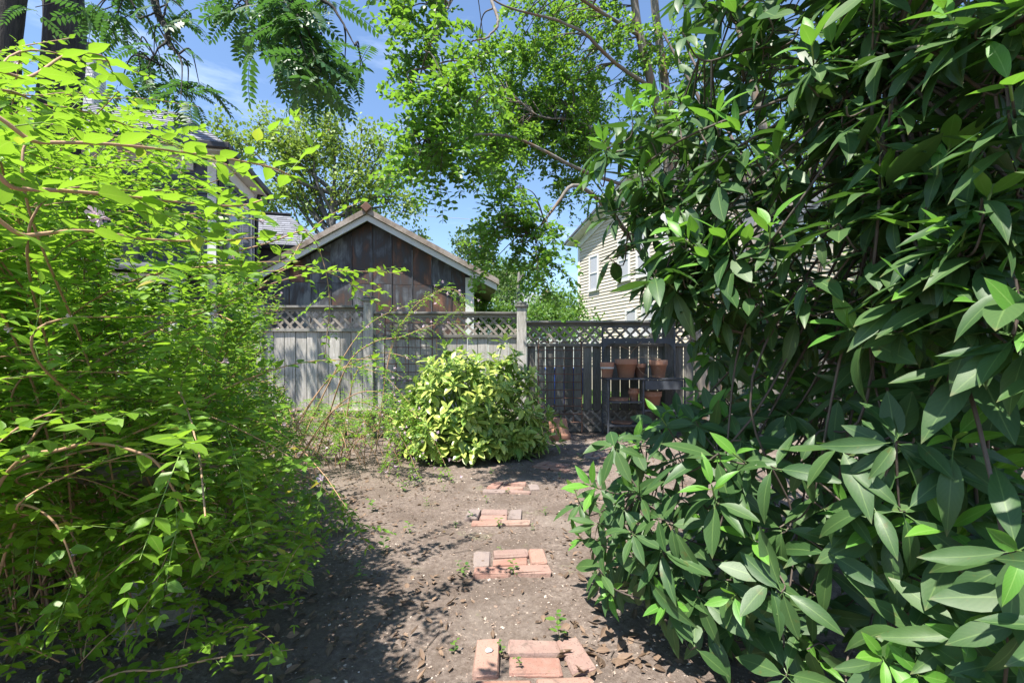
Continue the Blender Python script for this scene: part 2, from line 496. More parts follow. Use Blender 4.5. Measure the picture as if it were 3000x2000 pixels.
M_TERRA = plain_mat("terracotta", (0.37, 0.185, 0.12), 0.85, 0.2, 12, bump=0.25, dirt=(0.52, 0.36, 0.28), dirt_at=0.56)
M_TERRADARK = plain_mat("aged_terracotta", (0.25, 0.13, 0.09), 0.85, 0.25, 12, bump=0.25, dirt=(0.16, 0.11, 0.08), dirt_at=0.52)
M_CONC = plain_mat("weathered_concrete", (0.29, 0.26, 0.22), 0.92, 0.4, 18, bump=1.0, dirt=(0.10, 0.10, 0.065), dirt_at=0.46)
M_STEEL = plain_mat("painted_steel", (0.052, 0.058, 0.07), 0.5, 0.25, 9, bump=0.1, dirt=(0.16, 0.13, 0.11), dirt_at=0.58)
M_MESHWIRE = plain_mat("wire", (0.11, 0.115, 0.12), 0.5, 0.2, 9)
M_RUSTBAR = plain_mat("rusted_bar", (0.125, 0.065, 0.045), 0.85, 0.4, 40)
M_BLUE = plain_mat("blue_plastic", (0.03, 0.10, 0.50), 0.45, 0.1, 5, dirt=None)
M_BRICK = brick_mat("paving_brick", [(0.32, 0.17, 0.135), (0.37, 0.215, 0.17), (0.27, 0.18, 0.16), (0.38, 0.25, 0.20), (0.30, 0.145, 0.11), (0.24, 0.20, 0.19)])
M_REDBRICK = brick_mat("chimney_brick", [(0.33, 0.13, 0.085), (0.42, 0.19, 0.12), (0.36, 0.16, 0.11)])
M_WHITEBRICK = plain_mat("painted_brick", (0.50, 0.50, 0.52), 0.8, 0.12, 8, island=0.2)
M_MORTAR = plain_mat("mortar", (0.36, 0.33, 0.30), 0.9, 0.15, 20)
M_WIRE = plain_mat("cable", (0.30, 0.30, 0.30), 0.6, 0.1, 5, dirt=None)

def glass_mat():
    t = NT("window_glass")
    g = t.noise(t.tc("Object"), 1.1, 2)
    return t.done(t.bsdf(t.mix(g, (0.10, 0.12, 0.14), (0.20, 0.23, 0.26)), 0.06, 0.9, g, 0.03, 0.02))
M_GLASS = glass_mat()

def curtain_mat():
    t = NT("curtain")
    w = t.n("ShaderNodeTexWave"); w.inputs["Scale"].default_value = 6; w.inputs["Distortion"].default_value = 1.5
    w.bands_direction = 'Y'
    t.l(t.tc("Object"), w.inputs["Vector"])
    return t.done(t.bsdf(t.mix(w.outputs["Fac"], (0.20, 0.20, 0.22), (0.48, 0.48, 0.50)), 0.25, 0.6))
M_CURTAIN = curtain_mat()

def rust_mat():
    t = NT("rusted_sheet_metal"); tc = t.tc("Object"); rnd = t.orand()
    off = t.n("ShaderNodeCombineXYZ")
    for i in range(3): t.l(t.math('MULTIPLY', rnd, 19.0 + 11 * i), off.inputs[i])
    v = t.mapped(tc, (1.6, 1.6, 0.8), off.outputs[0])
    streak = t.noise(t.mapped(tc, (14, 14, 0.7), off.outputs[0]), 1.0, 5, 0.6)
    n = t.noise(v, 1.5, 7, 0.62, 0.6)
    f = t.math('ADD', t.math('MULTIPLY', n, 0.75), t.math('MULTIPLY', streak, 0.25))
    f = t.math('ADD', f, t.math('MULTIPLY', t.math('SUBTRACT', rnd, 0.5), 0.16))
    col = t.ramp(f, [(0.36, (0.18, 0.19, 0.205)), (0.43, (0.095, 0.10, 0.115)), (0.49, (0.05, 0.047, 0.052)), (0.56, (0.07, 0.043, 0.035)), (0.64, (0.16, 0.072, 0.043)), (0.72, (0.33, 0.16, 0.10))])
    col = t.mix(t.math('MULTIPLY', t.noise(v, 40, 4), 0.5), col, (0.04, 0.035, 0.035))
    return t.done(t.bsdf(col, 0.6, 0.4, n, 0.25, 0.02, 0.25))
M_RUST = rust_mat()

def roofedge_mat():
    t = NT("old_roof_metal"); tc = t.tc("Object")
    n = t.noise(tc, 3, 7, 0.7)
    col = t.ramp(n, [(0.3, (0.10, 0.075, 0.06)), (0.5, (0.22, 0.18, 0.15)), (0.7, (0.36, 0.32, 0.29))])
    return t.done(t.bsdf(col, 0.85, 0.3, t.noise(tc, 30, 4), 0.4, 0.01))
M_OLDROOF = roofedge_mat()

def bark_mat(name, a, b, sc=(18, 18, 3), bumps=0.8, patch=None):
    t = NT(name); tc = t.tc("Object")
    n = t.noise(t.mapped(tc, sc), 1.0, 6, 0.65, 0.8)
    col = t.ramp(n, [(0.3, a), (0.65, b)])
    if patch:
        col = t.mix(t.ramp(t.noise(t.mapped(tc, (3, 3, 1)), 2.0, 4), [(0.52, (0, 0, 0)), (0.6, (1, 1, 1))]), col, patch)
    return t.done(t.bsdf(col, 0.85, 0.3, n, bumps, 0.03))
M_BARK = bark_mat("furrowed_bark", (0.012, 0.011, 0.011), (0.055, 0.050, 0.046))
M_CRAPEBARK = bark_mat("smooth_bark", (0.12, 0.105, 0.09), (0.23, 0.205, 0.18), (7, 7, 2), 0.25, (0.19, 0.125, 0.085))
M_GREYBARK = bark_mat("grey_bark", (0.07, 0.065, 0.06), (0.16, 0.15, 0.135))

def ground_mat():
    t = NT("bare_soil"); tc = t.tc("Object")
    n1 = t.noise(tc, 1.7, 6, 0.6)
    n2 = t.noise(tc, 38, 7, 0.75)
    n3 = t.noise(tc, 220, 3, 0.7)
    col = t.ramp(n2, [(0.3, (0.095, 0.072, 0.06)), (0.5, (0.205, 0.162, 0.138)), (0.68, (0.32, 0.262, 0.225))])
    col = t.mix(t.ramp(n1, [(0.42, (0, 0, 0)), (0.62, (0.7, 0.7, 0.7))]), col, (0.115, 0.088, 0.072))
    col = t.mix(t.ramp(n3, [(0.64, (0, 0, 0)), (0.74, (0.8, 0.8, 0.8))]), col, (0.44, 0.37, 0.32))
    col = t.mix(t.ramp(t.noise(tc, 5.5, 6, 0.7, 0.6), [(0.50, (0, 0, 0)), (0.66, (0.6, 0.6, 0.6))]), col, (0.135, 0.10, 0.08))
    col = t.mix(t.ramp(t.noise(tc, 0.9, 5, 0.65), [(0.52, (0, 0, 0)), (0.64, (0.35, 0.35, 0.35))]), col, (0.36, 0.305, 0.265))
    moss = t.math('MULTIPLY', t.ramp(t.noise(tc, 2.3, 5, 0.7), [(0.60, (0, 0, 0)), (0.70, (1, 1, 1))]), t.ramp(n2, [(0.45, (0, 0, 0)), (0.6, (0.7, 0.7, 0.7))]))
    col = t.mix(moss, col, (0.15, 0.20, 0.05))
    sep = t.n("ShaderNodeSeparateXYZ"); t.l(tc, sep.inputs[0])
    far = t.math('GREATER_THAN', sep.outputs[1], 7.9)
    grass = t.ramp(n2, [(0.3, (0.05, 0.10, 0.02)), (0.7, (0.12, 0.19, 0.045))])
    col = t.mix(far, col, grass)
    h = t.math('ADD', t.math('MULTIPLY', n2, 0.8), t.math('MULTIPLY', n3, 0.5))
    return t.done(t.bsdf(col, 0.95, 0.15, h, 0.85, 0.018))
M_SOIL = ground_mat()

# ------------------------------------------------------------------ the ground
def vnoise(x, y, s):
    def h(i, j):
        q = np.sin(i * 127.1 + j * 311.7 + s * 7.3) * 43758.5453
        return q - np.floor(q)
    xi, yi = np.floor(x), np.floor(y); fx, fy = x - xi, y - yi
    fx = fx * fx * (3 - 2 * fx); fy = fy * fy * (3 - 2 * fy)
    return (h(xi, yi) * (1 - fx) + h(xi + 1, yi) * fx) * (1 - fy) + (h(xi, yi + 1) * (1 - fx) + h(xi + 1, yi + 1) * fx) * fy - 0.5

def gz(x, y):
    x, y = np.asarray(x, float), np.asarray(y, float)
    z = 0.022 * vnoise(x * 1.6, y * 1.6, 1) + 0.014 * vnoise(x * 5, y * 5, 2) + 0.009 * vnoise(x * 17, y * 17, 3)
    return z * ((x > -5.5) & (x < 6.5) & (y > -1.5) & (y < 7.7))

def build_ground():
    xs = np.r_[-1500, -500, -200, -80, -40, -20, -10, np.linspace(-5, 5, 240), 8, 12, 20, 40, 80, 200, 500, 1500]
    ys = np.r_[-1500, -300, -60, -12, -4, np.linspace(-1, 7.6, 220), 9, 12, 18, 30, 60, 150, 400, 1500]
    X, Y = np.meshgrid(xs, ys); Z = gz(X, Y)
    n, m = X.shape
    i = np.arange(n - 1)[:, None] * m + np.arange(m - 1)[None]
    f = np.concatenate([np.stack([i, i + 1, i + m + 1], -1).reshape(-1, 3), np.stack([i, i + m + 1, i + m], -1).reshape(-1, 3)])
    T = Tris(); T.add(np.stack([X, Y, Z], -1), f)
    tag(obj("ground", T.mesh("ground", M_SOIL)), kind="structure")
build_ground()

# ------------------------------------------------------------------ shingles, siding, brickwork
def shingle_roof(root, o, u, v, ulo, uhi, vlen, m, exposure=0.15, tab=0.33, name="shingles"):
    """o corner at the eave, u along the eave, v up the slope (unit vectors); ulo(v), uhi(v) limits"""
    o, u, v = (np.array(q, float) for q in (o, u, v)); nn = nrm(np.cross(u, v))
    if nn[2] < 0: nn = -nn
    T = Tris(); k = 0
    rows = int(math.ceil(vlen / exposure))
    for r in range(rows):
        v0 = r * exposure; v1 = min(vlen, v0 + exposure * 1.08)
        a, b = ulo(v0), uhi(v0)
        if b - a < 0.02: continue
        x = a - random.uniform(0, tab)
        while x < b:
            w = tab * random.uniform(0.7, 1.2)
            x0, x1 = max(a, x + 0.003), min(b, x + w - 0.003); x += w
            if x1 - x0 < 0.01: continue
            h = 0.014 + random.uniform(0, 0.006)
            a1, b1 = ulo(v1), uhi(v1)
            q = [o + u * x0 + v * v0 + nn * h, o + u * x1 + v * v0 + nn * h, o + u * min(x1, b1) + v * v1 + nn * 0.002, o + u * max(x0, a1) + v * v1 + nn * 0.002, o + u * x0 + v * v0, o + u * x1 + v * v0]
            T.add(q, [(0, 1, 2), (0, 2, 3), (4, 5, 1), (4, 1, 0)])
    obj(name, T.mesh(name, m, False), root, kind="stuff")

def siding(root, axis, fixed, a, b, z0, z1, m, exposure=0.125, face=-1, clip=None, name="siding_board"):
    """horizontal lap boards on a wall: axis 'x' runs along x at y=fixed, axis 'y' along y at x=fixed; face = outward sign"""
    z = z0; t0, t1 = 0.003, 0.034
    while z < z1 - 0.01:
        lo, hi = a, b
        if clip:
            lo, hi = clip(z + exposure * 0.5, a, b)
        if hi - lo > 0.05:
            e = exposure * 1.06
            prof = [(0, 0), (face * t1, 0), (face * t0, e), (0, e)]
            if axis == 'x':
                vs = [(x, fixed + p, z + q) for x in (lo, hi) for p, q in prof]
            else:
                vs = [(fixed + p, y, z + q) for y in (lo, hi) for p, q in prof]
            fs = [(0, 1, 5, 4), (1, 2, 6, 5), (2, 3, 7, 6), (3, 0, 4, 7), (0, 3, 2, 1), (4, 5, 6, 7)]
            obj(name, pymesh(name, vs, fs, m), root)
        z += exposure

def brick_stack(root, c, sx, sy, z0, z1, m, bl=0.21, bh=0.075, part="brick", mort=M_MORTAR):
    """a chimney: mortar core with every brick of its two or four faces laid proud of it"""
    box("mortar_core", (c[0], c[1], (z0 + z1) / 2), (sx - 0.02, sy - 0.02, z1 - z0), mort, root)
    n = int((z1 - z0) / bh)
    me = [boxm(bl - 0.012, 0.05, bh - 0.012, m, 0.004, 0.003, i) for i in range(3)]
    me2 = [boxm(0.05, bl - 0.012, bh - 0.012, m, 0.004, 0.003, i + 7) for i in range(3)]
    for r in range(n):
        z = z0 + (r + 0.5) * bh; off = (r % 2) * bl / 2
        for k in range(int(sx / bl)):
            x = c[0] - sx / 2 + bl / 2 + k * bl + (off if (k + 1) * bl + off < sx + 0.01 else 0)
            obj(part, random.choice(me), root, (x, c[1] - sy / 2 + 0.02, z))
        for k in range(int(sy / bl)):
            y = c[1] - sy / 2 + bl / 2 + k * bl
            obj(part, random.choice(me2), root, (c[0] + sx / 2 - 0.02, y, z))
            obj(part, random.choice(me2), root, (c[0] - sx / 2 + 0.02, y, z))

def window(root, axis, fixed, face, c, z0, z1, w, glass, muntin=True, name="window"):
    """sash window on a wall: frame proud of the wall, glass set back inside it"""
    f = 0.09; d = 0.07
    def bx(nm, along_c, zc, along_s, zs, depth, out, m, par):
        if axis == 'x': return box(nm, (along_c, fixed + face * out, zc), (along_s, depth, zs), m, par, 0.004)
        return box(nm, (fixed + face * out, along_c, zc), (depth, along_s, zs), m, par, 0.004)
    g = bx(name, c, (z0 + z1) / 2, w, z1 - z0, 0.02, 0.035, glass, root)
    for s in (-1, 1): child(bx("frame_stile", c + s * (w / 2 + f / 2), (z0 + z1) / 2, f, z1 - z0 + 2 * f, d, 0.04, M_WHITE, None), g)
    for zc, nm in ((z1 + f / 2 + 0.002, "head"), ((z0 + z1) / 2, "meeting_rail")):
        child(bx(nm, c, zc, w - 0.004 if nm != "head" else w - 0.002, f if nm == "head" else 0.05, d - 0.01, 0.042, M_WHITE, None), g)
    child(bx("sill", c, z0 - f / 2, w + 2 * f + 0.06, f, d + 0.04, 0.05, M_WHITE, None), g)
    return g

def child(o, par):
    o.parent = par
    o.location = Vector(o.location) - Vector(par.location)
    return o

# ------------------------------------------------------------------ slate-blue house
def slate_house():
    th = math.radians(12)
    h = thing("slate_house", "dark slate-blue two-storey house with hipped grey shingle roof and white soffits", "house", (-6.56, 10.2, 0), th)
    W, D, E = 9.5, 2.2, 5.62
    box("wall", (-W / 2, D / 2, E / 2), (W - 0.04, D - 0.04, E), M_SLATE, h)
    siding(h, 'y', 0.0, 0.0, D, 1.6, E - 0.25, M_SLATE, 0.14, 1)
    siding(h, 'x', 0.0, -W, -0.02, 2.9, E - 0.3, M_SLATE, 0.14, -1)
    for y in (0.05, D - 0.05): box("corner_board", (0.025, y, E / 2), (0.05, 0.1, E), M_WHITE, h, 0.004)
    box("corner_board", (-0.13, -0.03, E / 2), (0.18, 0.055, E), M_WHITE, h, 0.004)
    box("frieze", (-W / 2 - 0.3, -0.035, E - 0.10), (W - 0.4, 0.05, 0.34), M_WHITE, h)
    box("frieze", (0.03, D / 2, E - 0.12), (0.05, D - 0.22, 0.26), M_WHITE, h)
    ov = 0.45
    x0, x1, y0, y1 = -W - ov, 0.3, -ov, D + ov
    box("soffit", ((x0 + x1) / 2, (y0 + y1) / 2, E + 0.06), (x1 - x0, y1 - y0, 0.05), M_WHITE, h)
    box("gutter", ((x0 + x1) / 2, y0 - 0.05, E + 0.14), (x1 - x0 + 0.2, 0.11, 0.13), M_GUTTER, h, 0.015)
    box("gutter", (x1 + 0.05, (y0 + y1) / 2 + 0.06, E + 0.14), (0.11, y1 - y0, 0.13), M_GUTTER, h, 0.015)
    hw = (y1 - y0) / 2; rise = 1.33; sl = math.hypot(hw, rise); zb = E + 0.2
    core = [(x0, y0, zb), (x1, y0, zb), (x1, y1, zb), (x0, y1, zb), (x0 + hw, y0 + hw, zb + rise), (x1 - hw, y0 + hw, zb + rise)]
    obj("roof_deck", pymesh("roof_deck", core, [(0, 1, 5, 4), (1, 2, 5), (2, 3, 4, 5), (3, 0, 4), (3, 2, 1, 0)], M_DKSHINGLE), h)
    t = hw / sl
    shingle_roof(h, (x0, y0, zb), (1, 0, 0), (0, t, rise / sl), lambda v: v * t, lambda v: (x1 - x0) - v * t, sl, M_SHINGLE)
    shingle_roof(h, (x1, y0, zb), (0, 1, 0), (-t, 0, rise / sl), lambda v: v * t, lambda v: (y1 - y0) - v * t, sl, M_SHINGLE)
    # downspouts
    for pts in ([(0.26, -0.42, E + 0.1), (0.22, -0.2, E - 0.12), (0.09, -0.08, E - 0.4), (0.09, -0.08, 0.1)],
                [(0.30, D + 0.25, E + 0.1), (0.30, D + 0.1, E - 0.15), (0.10, D - 0.03, E - 0.38), (0.10, D - 0.03, 0.1)]):
        T = Tris(); T.tube(catmull(pts, 24), 0.045, 8); obj("downspout", T.mesh("downspout", M_GUTTER), h)
    for c in (0.72, 1.5): window(h, 'y', 0.0, 1, c, 3.6, 5.0, 0.56, M_GLASS)
    for c in (-1.3, -3.3, -5.3, -7.3):
        g = box('screen', (c, -0.03, 4.2), (1.7, 0.03, 1.9), M_DARK, h, 0.004)
        for sx in (-0.85, 0.0, 0.85): child(box('screen_bar', (c + sx, -0.055, 4.2), (0.05, 0.02, 1.94), M_SLATE, None), g)
    # screened porch below with white posts
    box("porch_screen", (-4.2, -0.9, 1.25), (7.6, 0.04, 2.3), M_DARK, h)
    for i in range(9): box("porch_post", (-0.45 - i * 0.95, -1.0, 1.35), (0.12, 0.12, 2.7), M_WHITE, h, 0.01)
    box("porch_beam", (-4.2, -1.0, 2.78), (7.9, 0.16, 0.18), M_WHITE, h, 0.01)
    prism("porch_roof", [(-1.35, 2.88), (-0.06, 3.25), (-0.06, 3.33), (-1.35, 2.96)], 'x', -8.4, -0.1, M_DKSHINGLE, h)
    # chimney through the roof
    brick_stack(h, (-3.6, 1.7), 0.64, 0.5, 6.4, 8.55, M_WHITEBRICK, mort=M_WHITEBRICK)
    box("chimney_cap", (-3.6, 1.7, 8.6), (0.76, 0.62, 0.10), M_WHITEBRICK, h, 0.01)
    box("chimney_pot", (-3.45, 1.7, 8.75), (0.3, 0.3, 0.22), M_GUTTER, h, 0.02)
    # low rear wing with its own hipped roof
    a0, a1, b0, b1, ze = -2.5, 2.0, 3.0, 6.6, 4.43
    box("wing_wall", ((a0 + a1) / 2, (b0 + b1) / 2, ze / 2), (a1 - a0 - 0.8, b1 - b0 - 0.8, ze), M_SLATE, h)
    box("wing_gutter", ((a0 + a1) / 2, b0 - 0.03, ze + 0.03), (a1 - a0, 0.1, 0.12), M_GUTTER, h, 0.01)
    hw2 = (b1 - b0) / 2; rise2 = 1.5; s2 = math.hypot(hw2, rise2); t2 = hw2 / s2
    core = [(a0, b0, ze), (a1, b0, ze), (a1, b1, ze), (a0, b1, ze), (a0 + hw2, b0 + hw2, ze + rise2), (a1 - hw2, b0 + hw2, ze + rise2)]
    obj("wing_roof_deck", pymesh("wing_roof_deck", core, [(0, 1, 5, 4), (1, 2, 5), (2, 3, 4, 5), (3, 0, 4), (3, 2, 1, 0)], M_DKSHINGLE), h)
    shingle_roof(h, (a0, b0, ze), (1, 0, 0), (0, t2, rise2 / s2), lambda v: v * t2, lambda v: (a1 - a0) - v * t2, s2, M_SHINGLE, name="wing_shingles")
    shingle_roof(h, (a1, b0, ze), (0, 1, 0), (-t2, 0, rise2 / s2), lambda v: v * t2, lambda v: (b1 - b0) - v * t2, s2, M_SHINGLE, name="wing_shingles")
    box("ridge_cap", ((a0 + a1) / 2, b0 + hw2, ze + rise2 + 0.02), (a1 - a0 - 2 * hw2 + 0.2, 0.2, 0.05), M_GUTTER, h)
slate_house()

# ------------------------------------------------------------------ shed with rusted metal gable
def shed():
    th = math.radians(7)
    s = thing("shed", "gabled shed clad in rusty dark sheet-metal panels with white rake trim", "shed", (-3.60, 11.5, 0), th)
    za = 4.72; sr, slf = 0.516, 0.60; L = 4.6
    top = lambda x: za - (sr * x if x > 0 else -slf * x)
    xr, xl = 2.6, -2.95
    prism("wall", [(xl, 0), (xr, 0), (xr, top(xr) - 0.06), (0, za - 0.06), (xl, top(xl) - 0.06)], 'y', 0.02, L, M_DARK, s)
    seams = [-2.9, -2.42, -1.92, -1.42, -0.93, -0.43, 0.07, 0.55, 1.06, 1.55, 2.05, 2.42]
    zj = 3.08
    for i in range(len(seams) - 1):
        a, b = seams[i] + 0.006, seams[i + 1] - 0.006
        jj = zj + (0.0 if i % 2 else 0.01)
        for k in range(2):
            o = random.uniform(-0.004, 0.004)
            if k == 0: poly = [(a, 0.1), (b, 0.1), (b, min(jj, top(b) - 0.1)), (a, min(jj, top(a) - 0.1))]
            else:
                lo = jj + 0.008
                ta, tb = top(a) - 0.08, top(b) - 0.08
                if max(ta, tb) <= lo + 0.05: continue
                if a < 0 < b: poly = [(a, lo), (b, lo), (b, tb), (0, za - 0.08), (a, ta)]
                elif min(ta, tb) < lo:
                    poly = [(a, lo), (b, lo), (b, tb)] if tb > ta else [(a, lo), (b, lo), (a, ta)]
                    xx = a + (b - a) * (lo - min(ta, tb)) / (max(ta, tb) - min(ta, tb)) * 1.0
                    poly = [(xx, lo), (b, lo), (b, tb)] if tb > ta else [(a, lo), (b - (xx - a), lo), (a, ta)]
                else: poly = [(a, lo), (b, lo), (b, tb), (a, ta)]
            prism("metal_panel", poly, 'y', -0.012 + o, 0.012 + o, M_RUST, s)
        box("seam", (seams[i], -0.018, (top(seams[i]) - 0.2) / 2 + 0.05), (0.022, 0.03, top(seams[i]) - 0.3), M_RUST, s, 0.004)
    box("corner_board", (2.52, -0.02, (top(2.52) - 0.12) / 2), (0.22, 0.05, top(2.52) - 0.12), M_WHITE, s, 0.004)
    box("corner_board", (-2.95, -0.02, (top(-2.95) - 0.12) / 2), (0.2, 0.05, top(-2.95) - 0.12), M_WHITE, s, 0.004)
    # rakes, roof sheets, soffit boards
    for side, sl, xe in ((1, sr, 3.2), (-1, slf, 3.45)):
        f = lambda x: za - sl * x
        prism("rake_board", [(0, za + 0.02), (side * xe, f(xe) + 0.02), (side * xe, f(xe) - 0.13), (0, za - 0.13)], 'y', -0.33, -0.29, M_WHITE, s)
        prism("roof_sheet", [(0, za + 0.17), (side * (xe + 0.05), f(xe + 0.05) + 0.17), (side * (xe + 0.05), f(xe + 0.05) + 0.03), (0, za + 0.03)], 'y', -0.40, L + 0.3, M_OLDROOF, s)
        for k in range(11):
            y = -0.28 + k * 0.44
            prism("soffit_board", [(side * 0.02, za + 0.022), (side * xe, f(xe) + 0.022), (side * xe, f(xe) - 0.015), (side * 0.02, za - 0.015)], 'y', y, y + 0.425, M_SLAT, s)
    T = Tris(); T.tube([(0, -0.46, za + 0.18), (0, L + 0.35, za + 0.18)], 0.085, 10)
    obj("ridge_cap", T.mesh("ridge_cap", M_RUSTBAR), s)
    box("ridge_end", (0, -0.43, za + 0.16), (0.2, 0.08, 0.2), M_RUSTBAR, s, 0.02, (0, math.radians(45), 0))
    siding(s, 'y', 2.6, 0.05, L, 0.2, top(2.6) - 0.1, M_SLAT, 0.16, 1)
shed()

# ------------------------------------------------------------------ cream house
def cream_house():
    th = math.atan2(0.449, 0.893)
    h = thing("cream_house", "tall cream clapboard house with white corner board and small curtained windows", "house", (5.0, 15.0, 0), th)
    Dp, ze, zt = 4.8, 6.25, 8.0
    rake = lambda y: zt + (ze - zt) * (y - 0.2) / (Dp - 0.2)
    prism("wall", [(0.02, 0), (Dp - 0.02, 0), (Dp - 0.02, ze - 0.05), (0.02, rake(0.02) - 0.05)], 'x', 0.03, 7.0, M_YELLOW, h)
    def clip(z, a, b):
        if z < ze - 0.1: return a, b
        return a, min(b, 0.2 + (z + 0.1 - zt) / (ze - zt) * (Dp - 0.2))
    siding(h, 'y', 0.03, 0.0, Dp, 1.0, zt - 0.05, M_YELLOW, 0.125, -1, clip)
    siding(h, 'x', 0.0, 0.12, 7.0, 1.0, zt - 0.1, M_YELLOW, 0.125, -1)
    box("corner_board", (0.03, -0.02, 3.9), (0.16, 0.2, 7.7), M_WHITE, h, 0.005)
    box("corner_board", (0.02, Dp, 3.1), (0.10, 0.12, 6.2), M_WHITE, h, 0.005)
    prism("soffit", [(-0.3, rake(-0.3) - 0.02), (Dp + 0.4, rake(Dp + 0.4) - 0.02), (Dp + 0.4, rake(Dp + 0.4) + 0.05), (-0.3, rake(-0.3) + 0.05)], 'x', -0.42, 7.2, M_WHITE, h)
    prism("roof", [(-0.35, rake(-0.35) + 0.052), (Dp + 0.5, rake(Dp + 0.5) + 0.052), (Dp + 0.5, rake(Dp + 0.5) + 0.14), (-0.35, rake(-0.35) + 0.14)], 'x', -0.46, 7.3, M_DKSHINGLE, h)
    prism("frieze", [(0.05, rake(0.05) - 0.32), (Dp, rake(Dp) - 0.32), (Dp, rake(Dp) - 0.04), (0.05, rake(0.05) - 0.04)], 'x', -0.03, 0.0, M_WHITE, h)
    for c, z0, z1, w in ((0.70, 2.1, 3.05, 0.50), (1.55, 2.1, 2.95, 0.45), (3.7, 1.6, 2.75, 0.42), (3.75, 4.05, 5.35, 0.46), (0.95, 4.15, 5.6, 0.5), (1.95, 4.15, 5.6, 0.5)):
        window(h, 'y', 0.03, -1, c, z0, z1, w, M_CURTAIN)
    # low wing with a steep dark roof edge
    box("wing_wall", (3.0, -1.5, 2.4), (5.0, 2.9, 4.8), M_YELLOW, h)
    siding(h, 'x', -2.96, 0.5, 5.5, 1.0, 4.6, M_YELLOW, 0.125, -1, name="wing_siding_board")
    siding(h, 'y', 0.49, -2.95, -0.05, 1.0, 4.2, M_YELLOW, 0.125, -1, name="wing_siding_board")
    prism("wing_roof", [(0.1, 3.9), (4.2, 6.6), (4.2, 6.75), (0.1, 4.05)], 'y', -3.2, 0.0, M_DKSHINGLE, h)
    prism("wing_fascia", [(0.12, 3.72), (4.2, 6.41), (4.2, 6.59), (0.12, 3.89)], 'y', -3.16, -3.1, M_WHITE, h)
    brick_stack(h, (2.2, 2.2), 1.05, 0.7, 7.4, 10.3, M_REDBRICK)
    box("chimney_cap", (2.2, 2.2, 10.36), (1.2, 0.85, 0.12), M_MORTAR, h, 0.01)
cream_house()

# ------------------------------------------------------------------ far house
def far_house():
    h = thing("far_house", "distant house with grey hipped roof and red brick chimney", "house", (1.3, 42, 0), 0.2)
    box("wall", (0, 0, 2.2), (7.5, 6, 4.4), M_WHITE, h)
    x0, x1, y0, y1, z = -4.2, 4.2, -3.4, 3.4, 4.4
    vs = [(x0, y0, z), (x1, y0, z), (x1, y1, z), (x0, y1, z), (-0.9, 0, 7.5), (0.9, 0, 7.5)]
    obj("roof", pymesh("roof", vs, [(0, 1, 5, 4), (1, 2, 5), (2, 3, 4, 5), (3, 0, 4), (3, 2, 1, 0)], M_SHINGLE), h)
    brick_stack(h, (1.7, -0.7), 0.62, 0.6, 5.6, 7.7, M_REDBRICK)
far_house()

# ------------------------------------------------------------------ overhead cables
def cable(a, b, sag, r, label):
    t = np.linspace(0, 1, 30)[:, None]
    p = np.array(a) * (1 - t) + np.array(b) * t
    p[:, 2] -= sag * 4 * (t * (1 - t))[:, 0]
    T = Tris(); T.tube(p, r, 5)
    tag(obj("overhead_cable", T.mesh("overhead_cable", M_WIRE)), label, "cable", "overhead cables")
cable(P(700, 590, 26), P(2300, 690, 26), 0.2, 0.014, "thin pale cable crossing the sky above the shed ridge")
cable(P(1000, 825, 30), P(2100, 836, 30), 0.15, 0.02, "pale cable crossing low between the shed eave and cream house")

# ------------------------------------------------------------------ fence
FY = 7.3
def lattice(root, x0, x1, z0, z1, y, m, pitch=0.115, w=0.036, name="lattice_slat"):
    """crossed diagonal slats clipped to a rectangle, two layers"""
    for lay, sgn in ((0, 1), (1, -1)):
        yy = y - 0.012 * lay
        H = z1 - z0
        k = x0 - H
        while k < x1:
            # line x = k + (z - z0) for sgn 1, mirrored for -1
            a = max(0.0, x0 - k); b = min(H, x1 - k)
            if b - a > 0.02:
                if sgn > 0: p, q = (k + a, z0 + a), (k + b, z0 + b)
                else: p, q = (k + a, z1 - a), (k + b, z1 - b)
                L = math.hypot(q[0] - p[0], q[1] - p[1])
                ang = math.atan2(q[1] - p[1], q[0] - p[0])
                box(name, ((p[0] + q[0]) / 2, yy, (p[1] + q[1]) / 2), (L, 0.009, w), m, root, 0.0, (0, -ang, 0))
            k += pitch * math.sqrt(2)

